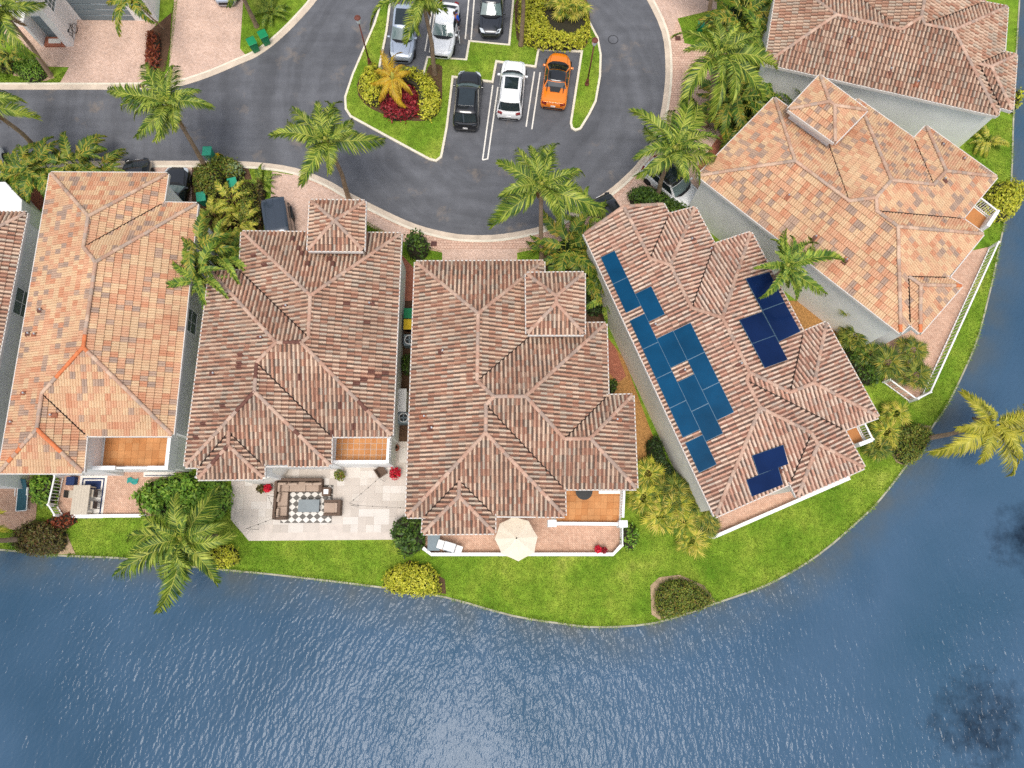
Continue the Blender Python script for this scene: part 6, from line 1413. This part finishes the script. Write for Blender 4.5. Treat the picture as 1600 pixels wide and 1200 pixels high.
# diamond rug
r0 = at(442, 758, .046); r1 = at(518, 817, .046); e = empty('diamond_rug', (r0[0], r1[1], .046), 'grey and cream diamond pattern rug under the lounge set', 'rug')
Wx, Wy = r1[0]-r0[0], r0[1]-r1[1]; mb = MB(); mb.box((Wx/2, Wy/2, .004), (Wx, Wy, .008)); mb.build('ground_weave', MAT['rugD'], e)
nx, ny = 7, 6
for i in range(nx):
    for j in range(ny):
        cx, cy = Wx*(i+.5)/nx, Wy*(j+.5)/ny; a, b = Wx/nx*.49, Wy/ny*.49; mb = MB(); mb.prism([(cx-a, cy), (cx, cy-b), (cx+a, cy), (cx, cy+b)], .008, .012); mb.build('diamond', MAT['rugL'], e)
def potted(label, c, mat, n=40, r=.3, z=.045, pot='pot', h=.5):
    e = thing('potted_plant', c, label, 'potted plant', z=z)
    mb = MB(); mb.lathe([(.13, 0), (.2, .3), (.22, .36), (.18, .36), (.16, .3)], seg=14); mb.build('pot', MAT[pot], e, smooth=False)
    V = []; F = []
    C = rng.normal(0, 1, (n*4, 3)); C /= np.linalg.norm(C, axis=1)[:, None]; C = C*r*rng.uniform(.5, 1, (n*4, 1)); C[:, 2] = np.abs(C[:, 2])*.8+h
    rv = rng.normal(0, 1, C.shape); ax = np.cross(C-np.array([0, 0, h-.2]), rv); ax /= np.linalg.norm(ax, axis=1)[:, None]; bx = np.cross(ax, rng.normal(0, 1, C.shape)); bx /= np.linalg.norm(bx, axis=1)[:, None]
    V = np.stack([C-ax*.08, C+bx*.05, C+ax*.08, C-bx*.05], 1).reshape(-1, 3)
    o = bpy.data.objects.new('foliage', mesh_np('foliage', V, np.arange(len(V)).reshape(-1, 4), MAT[mat])); COL.objects.link(o); o.parent = e
potted('red flowering pot plant at the left of the lounge sofa', (422, 764), 'flower', r=.28)
potted('brown-leaved pot plant left of the red flowers', (411, 765), 'bushM', r=.3)
potted('red flowering pot plant beside the brown roof at patio right', (619, 741), 'flower', 60, .45)
potted('sparse olive pot plant below the balcony of the brown house', (534, 744), 'bushO', 40, .42)
potted('small pot at the narrow passage end behind the balcony', (620, 701), 'core', 6, .12)
potted('red flowers by the patio corner of the middle house', (933, 858), 'flower', 30, .26, z=.03)
potted('red and green flowers second pot at the middle house patio corner', (942, 860), 'bushR', 24, .22, z=.03)
e = thing('garden_chair', (597, 738), 'dark brown garden chair near the red flowering pot', 'chair', rz=.6)
for nm, x, y, z_, d in [('seat', 0, 0, .4, (.6, .6, .08)), ('backrest', -.28, 0, .68, (.07, .6, .5)), ('armrest', 0, .29, .58, (.5, .06, .05)), ('armrest', 0, -.29, .58, (.5, .06, .05))]+[('leg', sx*.25, sy*.25, .18, (.05, .05, .36)) for sx in (-1, 1) for sy in (-1, 1)]:
    mb = MB(); mb.box((x, y, z_), d); mb.build(nm, MAT['rattan'], e, bevel=.01)
# string lights
for lab, p, q in [('string of small bulbs from chair to armchair over the patio', (592, 747), (546, 786)), ('string of small bulbs from armchair to the middle house eave', (548, 789), (636, 794)), ('string of small bulbs from left pot to the sofa corner', (418, 774), (430, 805)), ('string of small bulbs over the left patio tiles', (432, 808), (384, 826))]:
    a, b = at(*p, 2.4), at(*q, 2.4); e = empty('string_lights', (a[0], a[1], 0), lab, 'string lights', 'patio string lights')
    P_ = [a+(b-a)*t-np.array([0, 0, .5*t*(1-t)]) for t in np.linspace(0, 1, 9)]; off = np.array([a[0], a[1], 0])
    mb = MB(); mb.tube([p_-off for p_ in P_], .007, 4); mb.build('cable', MAT['dark'], e)
    for p_ in P_[1::2]: mb = MB(); mb.lathe([(.02, .0), (.035, -.05), (.03, -.09), (.01, -.11)], p_-off, 8); mb.build('bulb', MAT['dark'], e)
    for s in (a, b): mb = MB(); mb.tube([(s[0]-off[0], s[1]-off[1], .045), (s[0]-off[0], s[1]-off[1], 2.42)], .012, 6); mb.build('post', MAT['dark'], e)
# parasol
c = at(807, 841, 2.75); e = empty('patio_parasol', (c[0], c[1], .03), 'large cream octagonal parasol on the middle house patio', 'parasol')
ring = [at(x, y, 2.2)-np.array([c[0], c[1], .03]) for x, y in [(803, 807), (826, 814), (840, 839), (835, 864), (810, 877), (784, 866), (773, 842), (781, 818)]]
top = np.array([0, 0, 2.75])
for i in range(8):
    a, b = ring[i], ring[(i+1) % 8]; mid = (a+b)/2*.985+np.array([0, 0, .0]); m1 = (a+top)/2; m2 = (b+top)/2; mm = (m1+m2)/2-np.array([0, 0, .03])
    mb = MB(); mb.add([top, m1, a, mid+np.array([0, 0, -.02]), b, m2, mm], [(0, 6, 1), (0, 5, 6), (1, 6, 3, 2), (6, 5, 4, 3)]); mb.v = [(x, y, z_) for x, y, z_ in mb.v]; mb.build('canopy_panel', MAT['canvas'], e)
    mb = MB(); mb.tube([top-np.array([0, 0, .03]), a-np.array([0, 0, .03])], .012, 5); mb.build('rib', MAT['dark'], e)
mb = MB(); mb.tube([(0, 0, 0), (0, 0, 2.8)], .025, 8); mb.build('pole', MAT['dark'], e); mb = MB(); mb.lathe([(.35, 0), (.33, .06), (.06, .1)], seg=16); mb.build('base', MAT['dark'], e)
mb = MB(); mb.lathe([(.05, 2.75), (.05, 2.80), (.01, 2.83)], seg=8); mb.build('finial', MAT['dark'], e)
# grill
e = thing('barbecue_grill', (704, 855), 'white covered barbecue with side shelves on the brick patio', 'barbecue', rz=-.3, z=.03)
for nm, x, y, z_, d, mt in [('cabinet', 0, 0, .45, (.75, .6, .9), 'metal'), ('hood', 0, .03, 1.02, (.75, .56, .24), 'metal'), ('side_shelf', -.6, 0, .85, (.42, .55, .1), 'white'), ('side_shelf', .6, 0, .85, (.42, .55, .1), 'white'), ('handle', 0, -.3, 1.02, (.5, .04, .04), 'dark')]:
    mb = MB(); mb.box((x, y, z_), d); mb.build(nm, MAT[mt], e, bevel=.04)
e = thing('storage_box', (679, 846), 'dark grey flat storage box under the dormer eave', 'storage box', z=.03)
mb = MB(); mb.box((0, 0, .28), (.72, 1.1, .56)); mb.build('body', MAT['dark'], e, bevel=.02); mb = MB(); mb.box((0, 0, .6), (.78, 1.16, .06)); mb.build('lid', MAT['grey'], e, bevel=.015)
# balcony table and bench of the middle house
p = at(912, 768, 3.3); e = empty('round_table', (p[0], p[1], 2.80), 'round black table under the eave on terracotta balcony', 'table')
mb = MB(); mb.lathe([(.5, .68), (.52, .70), (.52, .73), (.02, .735)], seg=24); mb.build('tabletop', MAT['black'], e); mb = MB(); mb.lathe([(.25, 0), (.05, .06), (.05, .68)], seg=10); mb.build('pedestal', MAT['black'], e)
p = at(952, 767, 3.2); e = empty('bench', (p[0], p[1], 2.80), 'white bench against the wall on the terracotta balcony', 'bench')
mb = MB(); mb.box((0, 0, .42), (1.3, .35, .06)); mb.build('seat', MAT['white'], e)
for s in (-1, 1): mb = MB(); mb.box((s*.55, 0, .2), (.06, .3, .39)); mb.build('leg', MAT['white'], e)
# orange house patio: rug, table, benches
e = thing('patio_rug', (143, 776), 'white patio rug with navy border under the dining table', 'rug', z=.032)
mb = MB(); mb.box((0, 0, .005), (1.75, 2.75, .01)); mb.build('ground_weave', MAT['rugL'], e)
mb = MB()
for x, y, d in [(-.68, 0, (.09, 2.4, .004)), (.68, 0, (.09, 2.4, .004)), (0, 1.155, (1.27, .09, .004)), (0, -1.155, (1.27, .09, .004))]: mb.box((x, y, .013), d)
mb.build('border', MAT['navy'], e); mb = MB(); mb.box((0, .75, .013), (1.05, .55, .004)); mb.build('panel', MAT['navy'], e)
e = thing('dining_table', (136, 782), 'pale weathered dining table on the navy bordered rug', 'table', z=.045)
mb = MB(); mb.box((0, 0, .73), (1.05, 1.85, .05)); mb.build('tabletop', MAT['tablewood'], e, bevel=.01)
for k in range(6): mb = MB(); mb.box((-.435+.174*k, 0, .758), (.165, 1.83, .012)); mb.build('plank', MAT['tablewood'], e)
for sx in (-1, 1):
    for sy in (-1, 1): mb = MB(); mb.box((sx*.45, sy*.82, .35), (.08, .08, .7)); mb.build('leg', MAT['tablewood'], e)
for i, (x, y, lab) in enumerate([(153, 772, 'dark framed dining chair with pale seat, upper of two'), (152, 790, 'dark framed dining chair with pale seat, lower of two'), (119, 773, 'grey dining chair on the railing side of the table')]):
    e = thing('dining_chair', (x, y), lab, 'chair', z=.045, rz=0 if i < 2 else math.pi, group='dining chairs')
    for nm, dx, dy, z_, d, mt in [('seat', 0, 0, .45, (.45, .48, .06), 'tablewood'), ('backrest', .24, 0, .70, (.05, .48, .45), 'dark')]+[('leg', sx*.2, sy*.2, .21, (.04, .04, .42), 'dark') for sx in (-1, 1) for sy in (-1, 1)]:
        mb = MB(); mb.box((dx, dy, z_), d); mb.build(nm, MAT[mt], e)
e = thing('cushion_box', (115, 752), 'navy square cushion stool by the white picket railing', 'stool'); mb = MB(); mb.box((0, 0, .2), (.55, .55, .4)); mb.build('seat', MAT['navy'], e, bevel=.03)
e = thing('pool_towel', (208, 751), 'small aqua towel lying crumpled on the orange house patio', 'towel', z=.035)
mb = MB(); g = [(x*.1-.35+random.uniform(-.03, .03), y*.09-.2+random.uniform(-.03, .03)+.05*math.sin(x), .02+abs(math.sin(x*1.3+y*2.1))*.09) for y in range(5) for x in range(8)]
mb.add(g, [(y*8+x, y*8+x+1, y*8+x+9, y*8+x+8) for y in range(4) for x in range(7)]); mb.build('cloth', MAT['aqua'], e, smooth=True)
e = thing('patio_mat', (250, 738), 'white mat with navy border at the patio door', 'rug', z=.032); mb = MB(); mb.box((0, 0, .006), (2.1, .6, .012)); mb.build('ground_weave', MAT['rugL'], e); mb = MB(); mb.box((0, -.2, .014), (1.9, .05, .004)); mb.build('border', MAT['navy'], e)
# lounger
e = thing('sun_lounger', (40, 778), 'white sun lounger with teal mesh on the left edge patio', 'sun lounger', rz=R_(-86), z=.03)
mb = MB()
for s in (-1, 1): mb.box((.1, s*.33, .33), (1.5, .05, .05))
for x in (-.62, .84): mb.box((x, 0, .33), (.05, .62, .045))
mb.build('frame', MAT['white'], e)
mb = MB(); mb.box((.12, 0, .345), (1.4, .60, .025)); mb.build('mesh_seat', MAT['teal'], e)
mb = MB(); mb.box((-.36, 0, 0), (.72, .60, .03)); o = mb.build('backrest', MAT['teal'], e); o.location = (-.6, 0, .36); o.rotation_euler = (0, R_(38), R_(-12))
for sx in (-.5, .75):
    for sy in (-1, 1): mb = MB(); mb.box((sx, sy*.33, .15), (.04, .04, .3)); mb.build('leg', MAT['white'], e)
for s in (-1, 1): mb = MB(); mb.box((-.35, s*.37, .5), (.5, .05, .04)); mb.build('armrest', MAT['white'], e)
# machines in the narrow passage
def ac(label, c, s=.8):
    e = thing('air_conditioner', c, label, 'air conditioner', z=.01, group='air conditioners')
    mb = MB(); mb.box((0, 0, .4), (s, s, .8)); mb.build('cabinet', MAT['grey'], e, bevel=.04)
    mb = MB(); mb.lathe([(s*.42, .8), (s*.42, .83), (s*.36, .83), (s*.36, .8)], seg=20); mb.build('fan_guard', MAT['white'], e)
    mb = MB(); mb.lathe([(s*.35, .801), (s*.35, .806), (.01, .806)], seg=20); mb.build('fan_well', MAT['black'], e)
    for k in range(4):
        t = k*math.pi/2; mb = MB(); mb.box((math.cos(t)*s*.18, math.sin(t)*s*.18, .815), (s*.3, .09, .01), rz=t); mb.build('fan_blade', MAT['grey'], e)
ac('grey air conditioner below the yellow bin in the passage', (642, 536))
ac('air conditioner near the end of the narrow passage', (633, 656), .75)
e = thing('pool_cabinet', (631, 630), 'white utility cabinet in the passage between brown houses', 'cabinet', z=.01); mb = MB(); mb.box((0, 0, .5), (.55, 1.5, 1.0)); mb.build('body', MAT['white'], e, bevel=.03); mb = MB(); mb.box((0, 0, 1.02), (.6, 1.55, .04)); mb.build('lid', MAT['white'], e)
# bicycle against the garage house wall
b = at(118, 58, 0); e = empty('bicycle', b, 'black bicycle leaning on the white wall beside the garage drive', 'bicycle', rz=R_(82))
for x in (-.5, .5):
    mb = MB(); P_ = [(x+.32*math.cos(t), 0, .34+.32*math.sin(t)) for t in np.linspace(0, 2*math.pi, 21)]; mb.tube(P_, .02, 6, cap=False); mb.build('wheel', MAT['black'], e)
mb = MB()
for p, q in [((-.5, 0, .34), (-.15, 0, .80)), ((-.15, 0, .80), (.38, 0, .82)), ((.38, 0, .82), (-.02, 0, .32)), ((-.02, 0, .32), (-.15, 0, .80)), ((-.02, 0, .32), (-.5, 0, .34)), ((.5, 0, .34), (.36, 0, .95))]: mb.tube([p, q], .018, 6)
mb.build('frame', MAT['black'], e); mb = MB(); mb.box((-.17, 0, .88), (.24, .12, .05)); mb.build('saddle', MAT['black'], e, bevel=.02); mb = MB(); mb.tube([(.36, -.25, .98), (.36, .25, .98)], .014, 6); mb.build('handlebar', MAT['black'], e)
